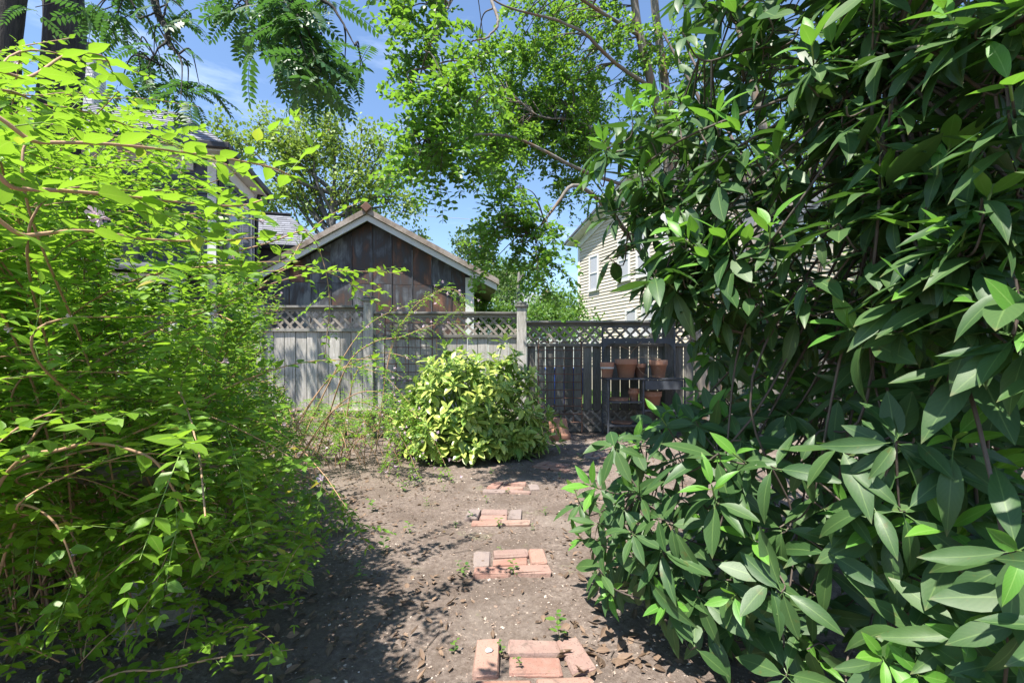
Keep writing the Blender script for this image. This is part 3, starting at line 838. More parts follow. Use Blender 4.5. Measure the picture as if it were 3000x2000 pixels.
def fence(label, x0, x1, ztop, bw, gap, post_side, post_h, lat_h=0.275, wood=None):
    wood = wood or M_WOOD
    f = thing("fence_panel", label, "fence", (0, FY, 0), 0, "weathered lattice-top fence panels")
    L = x1 - x0; xc = (x0 + x1) / 2
    box("cap_rail", (xc, -0.02, ztop - 0.03), (L, 0.13, 0.035), M_WOODX, f, 0.005, (0.03, 0, 0))
    box("top_rail", (xc, 0, ztop - 0.075), (L, 0.05, 0.055), M_WOODX, f, 0.004)
    zl = ztop - 0.1
    lattice(f, x0 + 0.01, x1 - 0.01, zl - lat_h, zl, -0.005, M_SLAT)
    zm = zl - lat_h - 0.025
    box("middle_rail", (xc, -0.012, zm), (L, 0.075, 0.05), M_WOODX, f, 0.004)
    zb = 0.36
    box("bottom_rail", (xc, 0.03, zb + 0.05), (L, 0.04, 0.08), M_WOODX, f, 0.004)
    box('backing', (xc, 0.045, zb / 2), (L - 0.01, 0.015, zb), M_SLAT, f)
    x = x0; i = 0
    while x < x1 - 0.03:
        w = min(bw, x1 - x)
        box("board", (x + w / 2, 0.0 + random.uniform(-0.004, 0.004), (zb + zm) / 2 - 0.02), (w - gap, 0.02, zm - zb + random.uniform(-0.015, 0.0)), wood, f, 0.003, (0, random.uniform(-0.004, 0.004), random.uniform(-0.02, 0.02)))
        x += w; i += 1
    lattice(f, x0, x1, 0.02, zb - 0.01, -0.03, M_SLAT, 0.12, 0.038)
    box("kick_board", (xc, -0.01, 0.05), (L, 0.03, 0.1), M_WOODX, f, 0.004)
    for px, hh in post_side:
        p = box("post", (px, -0.01, hh / 2), (0.155, 0.155, hh), wood, f, 0.008)
        c = box("post_cap", (px, -0.01, hh + 0.02), (0.21, 0.21, 0.045), M_WOODX, None, 0.008); child(c, p)
        c = box("post_cap", (px, -0.01, hh + 0.065), (0.16, 0.16, 0.04), M_WOODX, None, 0.012); child(c, p)
fence("sunlit silvery fence panel with the highest rail, between the garden corner and the shed", -4.0, -2.36, 2.03, 0.178, 0.010, [(-4.05, 1.95), (-2.28, 2.08)], 2.1)
fence("middle fence panel behind the speckled shrub carrying the shorter rusty trellis", -2.2, 0.08, 1.93, 0.165, 0.010, [(0.155, 1.99)], 2.0)
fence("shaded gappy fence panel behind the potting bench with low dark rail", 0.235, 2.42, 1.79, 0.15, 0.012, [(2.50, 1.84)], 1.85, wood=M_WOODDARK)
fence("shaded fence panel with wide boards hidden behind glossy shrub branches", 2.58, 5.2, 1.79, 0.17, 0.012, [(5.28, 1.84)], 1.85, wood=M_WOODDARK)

def side_fence():
    a, b = np.array([-4.05, 7.2]), np.array([-2.75, 1.35])
    d = b - a; L = float(np.hypot(*d)); ang = math.atan2(d[1], d[0])
    f = thing("lattice_screen", "low weathered lattice screen half buried in the arching shrub", "fence", (a[0], a[1], 0), ang)
    lattice(f, 0.1, L, 0.06, 0.62, 0.0, M_SLAT, 0.15, 0.045)
    for x in np.linspace(0.6, L, 4): box("post", (x, 0.06, 0.4), (0.1, 0.1, 0.8), M_WOOD, f, 0.006)
    box("top_rail", (L / 2, 0.0, 0.66), (L, 0.09, 0.05), M_WOODX, f, 0.005)
    box("bottom_rail", (L / 2, 0.0, 0.05), (L, 0.05, 0.07), M_WOODX, f, 0.005)
side_fence()

def trellis(label, x0, x1, z0, z1, nv, step, y, lean):
    t = thing("wire_trellis", label, "trellis", ((x0 + x1) / 2, y, 0), 0, "rusty wire trellises on the fence")
    w = x1 - x0
    def bar(nm, p, q, r):
        T = Tris(); n = 7
        s = np.linspace(0, 1, n)[:, None]
        pts = np.array(p) * (1 - s) + np.array(q) * s + R.normal(0, 0.002, (n, 3))
        T.tube(pts, r, 5); obj(nm, T.mesh(nm, M_RUSTBAR), t)
    yy = lambda z: lean * (z1 - z) / (z1 - z0) * -1
    for i in range(nv):
        x = -w / 2 + w * i / (nv - 1); e = i in (0, nv - 1)
        bar("upright" if e else "inner_upright", (x, yy(z0) if e else yy(z0 + 0.12), z0 if e else z0 + 0.15), (x, 0, z1 if e else z1 - 0.18), 0.009 if e else 0.005)
    z = z0 + 0.15
    while z < z1: bar("rung", (-w / 2, yy(z) - 0.008, z), (w / 2, yy(z) - 0.008, z), 0.007); z += step
trellis("shorter rusty wire trellis beside the wide fence post, half hidden by the speckled shrub", P(1126, 0, 7.15)[0], P(1266, 0, 7.15)[0], 0.03, 1.82, 5, 0.13, 7.20, 0.12)
trellis("tall rusty wire trellis beside the potting bench with the overturned pot at its foot", P(1578, 0, 7.15)[0], P(1704, 0, 7.15)[0], 0.03, 1.50, 6, 0.125, 7.20, 0.10)

def blue_bin():
    b = thing("recycling_bin", "blue plastic bin glimpsed through the gaps of the shaded fence panel", "bin", (0.95, 8.3, 0), 0.1)
    vs = []
    for z, w, d in ((0.12, 0.24, 0.28), (0.95, 0.29, 0.35)):
        vs += [(-w, -d, z), (w, -d, z), (w, d, z), (-w, d, z)]
    obj("body", pymesh("body", vs, [(0, 3, 2, 1), (4, 5, 6, 7), (0, 1, 5, 4), (1, 2, 6, 5), (2, 3, 7, 6), (3, 0, 4, 7)], M_BLUE), b)
    box("lid", (0, 0, 0.985), (0.62, 0.74, 0.06), M_BLUE, b, 0.02)
    box("handle", (0, 0.40, 0.93), (0.45, 0.05, 0.04), M_BLUE, b, 0.01)
    wh = lathe([(0.0, -0.03), (0.11, -0.03), (0.12, 0), (0.11, 0.03), (0, 0.03)], M_GUTTER, 20)
    for s in (-1, 1): obj("wheel", wh, b, (s * 0.27, 0.27, 0.12), (0, math.pi / 2, 0))
blue_bin()

# ------------------------------------------------------------------ concrete bench
def bench():
    b = thing("stone_bench", "small carved concrete garden bench with curved pedestal legs in front of the fence", "bench", (P(1047, 0, 6.72)[0], 6.72, 0), 0.06)
    W, D = 0.80, 0.36
    me = boxm(W, D, 0.075, M_CONC, 0.022, 0.003, 3)
    s = obj("seat", me, b, (0, 0, 0.405))
    T = Tris()
    for i in range(16):
        x = -W / 2 + 0.05 + i * (W - 0.1) / 15; th = np.linspace(0, 2 * np.pi, 9)
        T.tube(np.stack([x + 0.02 * np.cos(th), np.full(9, -D / 2 - 0.003), 0.0 + 0.02 * np.sin(th)], -1), 0.005, 5)
    obj("carved_edge", T.mesh("carved_edge", M_CONC), s)
    prof = [(-0.13, 0), (0.13, 0), (0.13, 0.045), (0.085, 0.08), (0.065, 0.17), (0.085, 0.28), (0.14, 0.33), (0.14, 0.368), (-0.14, 0.368), (-0.14, 0.33), (-0.085, 0.28), (-0.065, 0.17), (-0.085, 0.08), (-0.13, 0.045)]
    for x in (-0.24, 0.20): prism("leg", prof, 'x', x - 0.055, x + 0.055, M_CONC, b)
    return b
bench()

def birdbath():
    x, y = P(455, 0, 2.0)[0], 2.0
    b = thing("birdbath", "pale concrete birdbath on a moulded pedestal inside the arching shrub", "birdbath", (x, y, float(gz(x, y)) - 0.01), 0.4)
    ba = box("base", (0, 0, 0.045), (0.30, 0.30, 0.09), M_CONC, b, 0.014, (0, 0, 0.35), 0.004, 4)
    child(box("plinth_step", (0, 0, 0.112), (0.235, 0.235, 0.045), M_CONC, None, 0.012, None, 0.003, 5), ba)
    obj("pedestal", lathe([(0.10, 0.13), (0.108, 0.145), (0.10, 0.16), (0.078, 0.168), (0.074, 0.19), (0.086, 0.20), (0.086, 0.215), (0.068, 0.23), (0.062, 0.32), (0.066, 0.43), (0.078, 0.505), (0.092, 0.515), (0.092, 0.53), (0.075, 0.54), (0.085, 0.555), (0.125, 0.585), (0.13, 0.6), (0, 0.6)], M_CONC, 28, "pedestal"), b)
    obj("bowl", lathe([(0, 0.59), (0.14, 0.595), (0.25, 0.64), (0.31, 0.69), (0.315, 0.715), (0.295, 0.72), (0.22, 0.685), (0.1, 0.66), (0, 0.655)], M_CONC, 32, "bowl"), b)
birdbath()

# ------------------------------------------------------------------ potting bench and pots
def potting_bench():
    xl, xr, yf, yb = 1.42, 2.55, 6.72, 7.14
    b = thing("potting_bench", "grey metal potting bench with mesh sides and arched back panel holding clay pots", "potting bench", (xl, yf, 0))
    W, D = xr - xl, yb - yf; xm = 0.52
    for x, y, hh in ((0, 0, 0.86), (xm, 0, 0.86), (W, 0, 0.86), (0, D, 1.66), (W, D, 1.66)):
        box("leg", (x, y, hh / 2), (0.026, 0.026, hh), M_STEEL, b, 0.003)
    def shelf(nm, x0, x1, z):
        s = box(nm, ((x0 + x1) / 2, D / 2, z), (x1 - x0 - 0.03, D - 0.03, 0.012), M_STEEL, b, 0.003)
        e = box("shelf_lip", ((x0 + x1) / 2, -0.003, z + 0.002), (x1 - x0 - 0.03, 0.012, 0.03), M_STEEL, None, 0.002); child(e, s)
    box("worktop", (W / 2, D / 2, 0.868), (W + 0.06, D + 0.06, 0.022), M_STEEL, b, 0.004)
    shelf("shelf", 0, xm, 0.525); shelf("shelf", 0, xm, 0.175); shelf("shelf", xm, W, 0.40); shelf("shelf", xm, W, 0.175)
    # arched header panel
    n = 9; th = np.linspace(0, np.pi / 2, n); rr = 0.13
    lo = [(0.0, 1.30)] + [(0.02 + rr - rr * math.cos(a), 1.30 + rr * math.sin(a) - 0.02) for a in th] + [(W - 0.02 - rr + rr * math.sin(a), 1.28 + rr * math.cos(a)) for a in th] + [(W, 1.30)]
    poly = lo + [(W, 1.49), (0, 1.49)]
    prism("back_panel", poly, 'y', D - 0.02, D - 0.008, M_STEEL, b)
    box("back_rail", (W / 2, D, 1.665), (W, 0.018, 0.018), M_STEEL, b, 0.003)
    for x in (0.18, 0.36, 0.54, 0.72): box("hook", (x, D - 0.035, 1.43), (0.01, 0.04, 0.012), M_WHITE, b)
    box("drawer_front", ((xm + W) / 2, -0.012, 0.78), (W - xm - 0.05, 0.02, 0.14), M_STEEL, b, 0.006)
    def wire(side, x, z0, z1):
        T = Tris()
        for y in np.linspace(0.02, D - 0.02, 9): T.tube([(x, y, z0), (x, y, z1)], 0.0022, 4)
        for z in np.linspace(z0, z1, int((z1 - z0) / 0.05)): T.tube([(x, 0.0, z), (x, D, z)], 0.0022, 4)
        obj(side, T.mesh(side, M_MESHWIRE), b)
    wire("side_mesh", 0.0, 0.18, 0.84); wire("divider_mesh", xm, 0.18, 0.84)
potting_bench()

def pot(label, x, y, z, rim, hgt, m=None, flip=False, band=None, soil=True, lean=0.0):
    m = m or M_TERRA
    r = rim / 2; rb = r * 0.66
    prof = [(0, 0), (rb * 0.97, 0), (rb, 0.006), (r * 0.9, hgt * 0.70), (r * 0.985, hgt * 0.705), (r, hgt * 0.73), (r * 1.0, hgt * 0.985), (r * 0.985, hgt), (r * 0.90, hgt), (r * 0.88, hgt * 0.97), (r * 0.82, hgt * 0.6), (rb * 0.86, 0.03), (0, 0.03)]
    t = thing("clay_pot", label, "pot", (x, y, z), 0.0, "clay pots by the fence")
    pt = obj("body", lathe(prof, m, 32, "body"), t)
    if flip:
        t.rotation_euler = (math.pi, 0, 0.3); t.location = (x, y, z + hgt)
    elif lean:
        t.rotation_euler = (0, lean, 0)
    if soil: obj("soil", lathe([(0, hgt * 0.86), (r * 0.4, hgt * 0.85), (r * 0.865, hgt * 0.83), (r * 0.86, hgt * 0.80)], M_TERRADARK, 24, "soil"), t)
    if band: obj("white_band", lathe([(r * 0.90, hgt * 0.58), (r * 0.93, hgt * 0.60), (r * 0.94, hgt * 0.70), (r * 0.91, hgt * 0.71)], M_WHITE, 32, "white_band"), t)
    return t
TZ = 0.880
pot("small clay pot with a white salt band at the mesh end of the worktop", P(1779, 0, 6.93)[0], 6.93, TZ, 0.215, 0.235, band=True)
pot("widest clay pot on the worktop, next to the white-banded pot", P(1834, 0, 6.92)[0], 6.92, TZ, 0.335, 0.285)
pot("dark narrow clay pot tucked behind the widest pot on the worktop", P(1874, 0, 7.04)[0], 7.04, TZ, 0.19, 0.215, M_TERRADARK)
pot("plain clay pot on the worktop above the drawer, half behind glossy leaves", P(1929, 0, 6.93)[0], 6.93, TZ, 0.27, 0.27)
pot("lower of two small nested clay pots on the middle shelf", P(1856, 0, 6.9)[0], 6.9, 0.532, 0.165, 0.155)
pot("upper of two small nested clay pots on the middle shelf", P(1856, 0, 6.9)[0], 6.9, 0.578, 0.152, 0.145, lean=0.05)
pot("pale clay pot on the shelf under the drawer", P(1910, 0, 6.93)[0], 6.93, 0.407, 0.29, 0.27)
pot("large clay pot turned upside down on the soil by the tall trellis", P(1634, 0, 6.62)[0], 6.62, float(gz(0.66, 6.62)) - 0.004, 0.37, 0.30, flip=True, soil=False)

def saucer(label, x, y, z, r, n):
    for i in range(n):
        rr = r * (1 - 0.09 * i)
        prof = [(0, 0), (rr * 0.86, 0), (rr, 0.03), (rr * 0.965, 0.032), (rr * 0.83, 0.011), (0, 0.009)]
        o = obj("clay_saucer", lathe(prof, M_TERRADARK if i % 2 else M_TERRA, 30, "clay_saucer"), None, (x + 0.01 * i, y, z + 0.022 * i))
        tag(o, label[i], "saucer", "clay saucers on the potting bench")
saucer(["widest clay saucer under a stack on the middle shelf", "clay saucer on top of the middle shelf stack"], P(1812, 0, 6.9)[0], 6.9, 0.532, 0.16, 2)
saucer(["clay saucer lying on the lowest shelf of the potting bench"], P(1822, 0, 6.92)[0], 6.92, 0.182, 0.16, 1)

def dead_stalks():
    T = Tris()
    for a, b, c in (((1830, 1052, 6.9), (1850, 1030, 6.8), (1815, 1012, 6.7)), ((1838, 1052, 6.9), (1880, 1046, 6.8), (1935, 1052, 6.75)), ((1865, 1070, 6.75), (1885, 1095, 6.72), (1925, 1103, 6.72)), ((1840, 1050, 6.9), (1855, 1025, 6.95), (1880, 1000, 7.0))):
        T.tube(catmull([P(*a), P(*b), P(*c)], 12), 0.004, 5)
    tag(obj("dead_stalks", T.mesh("dead_stalks", M_CANE), kind="stuff"), "dry bleached plant stalks trailing from the widest worktop pot", "stalks")
dead_stalks()

# ------------------------------------------------------------------ brick stepping pads
BRM = [boxm(0.197, 0.096, 0.06, M_BRICK, 0.008, 0.0055, i) for i in range(6)]
def pad(label, x, y, rot, bricks, tilt=0.0):
    g = thing("brick_step", label, "stepping pad", (x, y, float(gz(x, y))), math.radians(rot), "brick stepping pads in the soil")
    for bx_, by_, r in bricks:
        o = obj("brick", random.choice(BRM), g, (bx_ + random.uniform(-0.004, 0.004), by_ + random.uniform(-0.004, 0.004), random.uniform(-0.017, -0.002)), (random.uniform(-0.03, 0.03), random.uniform(-0.03, 0.03), math.radians(r + random.uniform(-2.5, 2.5))))
STD = [(-0.104, 0, 0), (0.104, 0, 0), (-0.158, 0.155, 90), (0.0, 0.106, 0), (0.0, 0.208, 0), (0.158, 0.155, 90)]
pad("pinkish red six-brick stepping pad with leaf litter over one corner", 0.075, 1.565, 1, [(-0.106, -0.008, 0), (0.106, -0.006, 0), (-0.163, 0.152, 92), (0.008, 0.112, 0), (0.008, 0.213, 1), (0.168, 0.165, 102)])
pad("tan six-brick stepping pad with a weed at its front joint", -0.002, 2.40, 3, STD)
pad("orange-red stepping pad with one grey header, half in dappled shade", -0.085, 3.15, -1, [(-0.104, 0, 0), (0.104, 0, 0), (-0.05, 0.105, 0), (-0.05, 0.205, 0), (0.11, 0.155, 88), (-0.2, 0.15, 90)])
pad("weathered stepping pad of mixed grey and red bricks in front of the speckled shrub", -0.005, 3.92, -4, [(-0.15, -0.03, 4), (0.06, -0.02, -2), (-0.15, 0.14, 78), (0.0, 0.085, 0), (0.02, 0.2, 2), (0.19, 0.13, 96)])
pad("skewed stepping pad by the small speckled shrub, tilted from the path line", 0.40, 4.72, -32, STD[:5])
pad("stepping pad in shade near the overturned pot", 1.02, 5.25, -20, STD[:5])
def shard():
    x, y = P(1426, 1921, 1)[0] * 0, 0
    o = obj("white_shard", lathe([(0, 0), (0.012, 0.001), (0.016, 0.003), (0.009, 0.006), (0, 0.005)], M_WHITE, 9, "white_shard", 0.15), None, (-0.088, 1.735, float(gz(-0.088, 1.735)) + 0.033))
    tag(o, "tiny white chip lying on the pinkish red stepping pad", "chip")
shard()

# ------------------------------------------------------------------ leaf shapes
LT_ABELIA_S = [leaf_template(3, 0.26, 0.22, 0.12, 0.36, 1.1, 0.0), leaf_template(3, 0.28, 0.12, 0.22, 0.36, 1.1, 0.0), leaf_template(3, 0.25, 0.35, 0.04, 0.34, 1.1, 0.0, twist=0.06)]
LT_ABELIA = [leaf_template(4, 0.25, 0.22, 0.10, 0.34, 1.15, 0.05), leaf_template(4, 0.28, 0.12, 0.22, 0.36, 1.1, 0.05), leaf_template(4, 0.24, 0.35, 0.03, 0.32, 1.2, 0.05, twist=0.06)]
LT_ANISE = [leaf_template(6, 0.165, 0.20, 0.14, 0.46, 1.0, 0.09, 0.03), leaf_template(6, 0.148, 0.32, 0.30, 0.48, 1.0, 0.10, 0.05, 0.05), leaf_template(6, 0.178, 0.10, 0.06, 0.45, 0.95, 0.08, 0.02, -0.05), leaf_template(6, 0.125, 0.38, 0.45, 0.50, 1.0, 0.10, 0.06), leaf_template(6, 0.13, 0.45, -0.12, 0.44, 1.0, 0.10, 0.08, 0.08)]
LT_AUCUBA = [leaf_template(5, 0.20, 0.22, 0.22, 0.52, 0.95, 0.07, 0.03), leaf_template(5, 0.22, 0.30, 0.38, 0.5, 0.95, 0.07, 0.04), leaf_template(5, 0.19, 0.15, 0.10, 0.52, 0.9, 0.07)]
LT_CRAPE = [leaf_template(3, 0.29, 0.15, 0.10, 0.55, 0.7, 0.0), leaf_template(3, 0.27, 0.28, 0.18, 0.52, 0.75, 0.0)]
LT_FAR = [leaf_template(2, 0.38, 0.2, 0.15, 0.5, 0.8, 0.0), leaf_template(2, 0.34, 0.35, 0.25, 0.45, 0.8, 0.0)]
LT_DRY = [leaf_template(4, 0.24, 0.5, 0.35, 0.45, 1.0, 0.05, 0.10), leaf_template(4, 0.22, 0.7, -0.4, 0.45, 1.0, 0.05, 0.12, 0.15), leaf_template(4, 0.28, 0.15, 0.2, 0.45, 1.0, 0.05, 0.15, -0.1)]

def flower_template():
    V, F, U = [], [], []
    for k in range(5):
        a = 2 * np.pi * k / 5; b = len(V)
        for r, da, z in ((0.12, -0.5, 0.55), (0.5, -0.42, 0.85), (0.62, 0, 0.9), (0.5, 0.42, 0.85), (0.12, 0.5, 0.55)):
            V.append((r * math.cos(a + da), z, r * math.sin(a + da))); U.append((0.3, r))
        F += [(b, b + 1, b + 2), (b, b + 2, b + 4), (b + 4, b + 2, b + 3)]
    b = len(V)
    for k in range(6):
        a = 2 * np.pi * k / 6; V += [(0.06 * math.cos(a), 0, 0.06 * math.sin(a)), (0.17 * math.cos(a), 0.6, 0.17 * math.sin(a))]; U += [(0.3, 0), (0.3, 0.5)]
    for k in range(6):
        i, j = b + 2 * k, b + 2 * ((k + 1) % 6); F += [(i, j, j + 1), (i, j + 1, i + 1)]
    return np.array(V), np.array(F), np.array(U)
LT_FLOWER = [flower_template()]

# ------------------------------------------------------------------ arching shrubs
def arch(root, az, L, e0, e1, n=16, wob=0.06):
    el = np.linspace(e0, e1, n) + np.cumsum(R.normal(0, wob, n)) * 0.4
    a = az + np.cumsum(R.normal(0, wob, n)) * 0.5
    st = L / (n - 1)
    d = np.stack([np.cos(el) * np.cos(a), np.cos(el) * np.sin(a), np.sin(el)], -1) * st
    return np.vstack([root, root + np.cumsum(d, axis=0)])

def shoot_leaves(Lv, pts, spacing, size, start=0.02, up=1.0, jit=0.3, end_small=True):
    L = length(pts)
    if L < start + spacing: return
    s = np.arange(start, L, spacing); s = s + R.normal(0, spacing * 0.12, len(s))
    pos, tan, _ = along(pts, s)
    side = np.cross(tan, UP + R.normal(0, 0.08, (len(s), 3)))
    vert = np.abs(tan[:, 2:3]) > 0.85
    th = np.arange(len(s)) * 1.57 + R.uniform(0, 3)
    alt = np.stack([np.cos(th), np.sin(th), np.zeros_like(th)], -1)
    side = nrm(np.where(vert, alt, side))
    sc = size * R.uniform(0.75, 1.15, len(s)) * (np.clip((L - s) / (L * 0.3 + 1e-6), 0.45, 1) if end_small else 1)
    for sg in (1, -1):
        d = sg * side * 0.85 + tan * 0.5 + UP * 0.08 + R.normal(0, jit * 0.6, (len(s), 3))
        n = UP * up + R.normal(0, jit, (len(s), 3)) + tan * 0.15
        Lv.add(pos, d, n, sc)
    Lv.add(pos[-1:], tan[-1:], UP + R.normal(0, .3, (1, 3)), size * 0.6)

def side_shoots(Lv, T, pts, every, lo, hi, size, spacing, start, upb=0.35, rad=0.0016, reject=None, droop=0.5):
    L = length(pts)
    s = np.arange(start, L * 0.97, every); s = s + R.normal(0, every * 0.3, len(s))
    s = s[(s > 0) & (s < L)]
    if not len(s): return
    pos, tan, _ = along(pts, s)
    for i in range(len(s)):
        a = R.uniform(0, 6.283)
        rnd = np.array([math.cos(a), math.sin(a), 0.0])
        side = nrm(np.cross(tan[i], rnd + UP * 0.5))
        d = nrm(tan[i] * 0.7 + side * 0.7 + UP * upb + R.normal(0, .15, 3))
        l = R.uniform(lo, hi); n = 6
        t = np.linspace(0, 1, n)[:, None]
        q = pos[i] + d * l * t - UP * droop * l * t ** 2 * 0.5 + np.cumsum(R.normal(0, 0.006, (n, 3)), 0) * t
        if reject is not None and reject(q): continue
        T.tube(q[::2], np.linspace(rad, rad * 0.4, len(q[::2])), 3)
        shoot_leaves(Lv, q, spacing, size)

ABX = [(-400, -2000), (-400, 60), (0, 95), (150, 150), (320, 205), (520, 290), (640, 380), (760, 470), (830, 600), (900, 700), (900, 790), (840, 900), (800, 1010), (840, 1110), (860, 1200), (900, 1300), (960, 1400), (1060, 1480), (1090, 1560), (1010, 1640), (940, 1700), (960, 1800), (900, 1900), (960, 2400), (-6000, 2400), (-6000, -2000)]
def ab_reject(q):
    q = np.atleast_2d(q)
    if (np.linalg.norm(q - np.array([0, 0, CAMH]), axis=1) < 0.5).any(): return True
    f = q[q[:, 1] > 0.05]
    if not len(f): return False
    px, py = proj(f)
    return not inside(px, py, ABX)[-1] or not inside(px, py, ABX).mean() > 0.75

def big_shrub():
    global R; R = np.random.default_rng(101)
    root = thing("arching_shrub", "huge bright green shrub of arching canes with small pointed leaves spilling over the path", "shrub", (-2.1, 2.6, 0))
    Lv, Lm, T, Tc = Leaves(LT_ABELIA), Leaves(LT_ABELIA_S), Tris(), Tris()
    off = np.array(root.location)
    Fl = Leaves(LT_FLOWER)
    # hero canes reaching past the camera side, given by points along each
    H = [
        ([(-1.5, 1.0, 0), (-1.15, .75, .9), P(-160, 425, .62), P(120, 418, .66), P(350, 425, .74), P(600, 455, .86), P(790, 490, .98), P(880, 530, 1.08)], .052),
        ([(-1.6, 0.9, 0), (-1.2, .70, .8), P(-200, 570, .56), P(60, 555, .60), P(300, 568, .70), P(520, 592, .82), P(700, 603, .95), P(800, 575, 1.05)], .054),
        ([(-1.4, 1.1, 0), (-1.1, .8, .7), P(-160, 720, .62), P(80, 690, .66), P(260, 677, .75), P(450, 702, .85), P(640, 705, .95), P(830, 688, 1.05)], .056),
        ([(-1.7, 1.2, 0), (-1.2, .9, 1.1), P(-120, 300, .75), P(90, 225, .85), P(200, 160, .95), P(300, 165, 1.02), P(330, 210, 1.08)], .054),
        ([(-1.9, 1.4, 0), (-1.5, 1.2, 1.2), P(-60, 330, 1.0), P(140, 310, 1.1), P(290, 340, 1.2), P(430, 390, 1.35), P(560, 440, 1.5)], .05),
        ([(-1.8, 1.3, 0), (-1.4, 1.1, .6), P(60, 1330, 1.1), P(260, 1080, 1.2), P(430, 975, 1.3), P(620, 905, 1.45), P(800, 830, 1.6), P(960, 795, 1.75), P(1180, 800, 1.9)], .048),
        ([(-2.0, 1.6, 0), (-1.7, 1.5, .7), P(120, 1290, 1.4), P(330, 1060, 1.5), P(560, 960, 1.65), P(740, 850, 1.8), P(870, 780, 2.0), P(1010, 820, 2.2), P(1120, 900, 2.35)], .046),
        ([(-1.9, 2.2, 0), (-1.8, 2.0, 1.0), P(700, 830, 2.1), P(830, 785, 2.2), P(890, 700, 2.3), P(960, 635, 2.4), P(1060, 590, 2.5)], .048),
        ([(-1.9, 2.0, 0), (-1.8, 1.8, 1.2), P(820, 700, 2.1), P(905, 690, 2.15), P(945, 760, 2.2), P(965, 880, 2.2), P(952, 1040, 2.2)], .044),
        ([(-1.6, 1.3, 0), P(80, 1450, 1.2), P(330, 1300, 1.25), P(500, 1220, 1.35), P(700, 1120, 1.5), P(900, 1060, 1.7), P(1150, 1050, 1.9)], .048),
        ([(-1.3, .95, 0), P(-40, 1500, .95), P(200, 1310, .92), P(420, 1330, .92), P(500, 1420, .95), P(545, 1520, .98), P(590, 1640, 1.02)], .054),
        ([(-1.4, 1.0, 0), P(-60, 1600, 1.0), P(40, 1480, .98), P(160, 1530, .98), P(230, 1700, 1.0)], .054),
        ([(-1.9, 1.7, 0), P(260, 1500, 1.8), P(600, 1430, 1.75), P(850, 1380, 1.85), P(1000, 1480, 1.95), P(1090, 1620, 2.0)], .042),
        ([(-1.5, 1.25, 0), P(300, 1990, 1.35), P(480, 1960, 1.3), P(640, 1925, 1.3), P(760, 1915, 1.32), P(860, 1900, 1.35)], .046),
    ]
    for pts, size in H:
        c = catmull([np.array(p, float) for p in pts], 70)
        n = len(c)
        Tc.tube(c - off, np.linspace(0.0042, 0.0014, n), 6)
        L = length(c)
        shoot_leaves(Lv, c, size * 1.05, size, start=L * 0.30, jit=0.33, end_small=False)
        side_shoots(Lv, T, c, 0.10, 0.06, 0.20, size * 0.8, size * 0.6, L * 0.35, reject=lambda q: R.uniform() < 0.45 or np.linalg.norm(q - np.array([0, 0, CAMH]), axis=1).min() < 0.45, rad=0.0011)
    # canes sweeping across close to the path side
    for k in range(62):
        py = R.uniform(260, 1500); y0 = R.uniform(.75, 1.5); x0 = R.uniform(-300, 100)
        dy = R.uniform(.25, .9); ln = R.uniform(300, 620)
        lim = np.interp(py, [200, 500, 1300, 1500], [380, 800, 800, 700])
        x1 = min(x0 + ln, lim); sl = R.uniform(-160, 40)
        a, e = P(x0, py, y0), P(x1, py + sl, y0 + dy)
        rt = np.array([a[0] - R.uniform(.6, 1.1), a[1] + R.uniform(.7, 1.5), 0.0])
        c = catmull([rt, rt * .45 + a * .55 + np.array([0, 0, a[2] * .15]), a, (a + e) / 2 + UP * R.uniform(.02, .08), e], 44)
        L = length(c)
        if np.linalg.norm(c - np.array([0, 0, CAMH]), axis=1).min() < .6: continue
        Tc.tube(c - off, np.linspace(0.0032, 0.0012, len(c)), 5)
        z = R.uniform(.040, .052)
        shoot_leaves(Lv, c, z * 1.0, z, start=L * .42, jit=.33)
        side_shoots(Lv, T, c, 0.12, 0.08, 0.24, z * .85, z * .75, L * .45, reject=ab_reject, rad=.0011)
    # upper canes screening the house
    for k in range(15):
        py = R.uniform(360, 760); y0 = R.uniform(1.5, 2.3)
        a = P(R.uniform(40, 330), py, y0); e = P(min(R.uniform(450, 800), np.interp(py, [300, 420, 600, 760], [430, 640, 790, 850])), py + R.uniform(-60, 90), y0 + R.uniform(0, .4))
        rt = np.array([a[0] - R.uniform(.1, .5), a[1] + R.uniform(.3, .9), 0.0])
        c = catmull([rt, rt * .4 + a * .6 + np.array([0, 0, a[2] * .12]), a, (a + e) / 2 + UP * .08, e], 40); L = length(c)
        Tc.tube(c - off, np.linspace(0.0034, 0.0012, len(c)), 5)
        shoot_leaves(Lm, c, .044, .046, start=L * .5)
        side_shoots(Lm, T, c, 0.09, 0.10, 0.34, .045, .036, L * .45, reject=ab_reject, rad=.0012)
    # the mass of the shrub
    cnt = 0
    for k in range(242):
        big = R.uniform() < 0.62
        rx, ry = (R.uniform(-3.0, -1.55), R.uniform(1.9, 4.3)) if big else (R.uniform(-3.3, -2.2), R.uniform(1.6, 2.6))
        az = math.atan2(R.normal(-.25, 1), R.normal(0.5, 1))
        L = R.uniform(1.6, 3.1)
        q = arch(np.array([rx, ry, 0.0]), az, L, R.uniform(1.15, 1.5), R.uniform(-0.8, 0.2))
        if (np.linalg.norm(q - np.array([0, 0, CAMH]), axis=1) < 0.55).any(): continue
        px, py = proj(q); ins = inside(px, py, ABX) | (q[:, 1] < 0.1)
        if not ins.all():
            cut = int(np.argmax(~ins))
            if cut < 7: continue
            q = q[:cut]
        n = len(q); Lq = length(q)
        Tc.tube(q - off, np.linspace(0.0048, 0.0015, n), 5)
        cnt += 1
        side_shoots(Lm, T, q, 0.085, 0.12, 0.40, 0.046, 0.037, Lq * 0.30, reject=ab_reject)
        shoot_leaves(Lm, q[n // 2:], 0.045, 0.046)
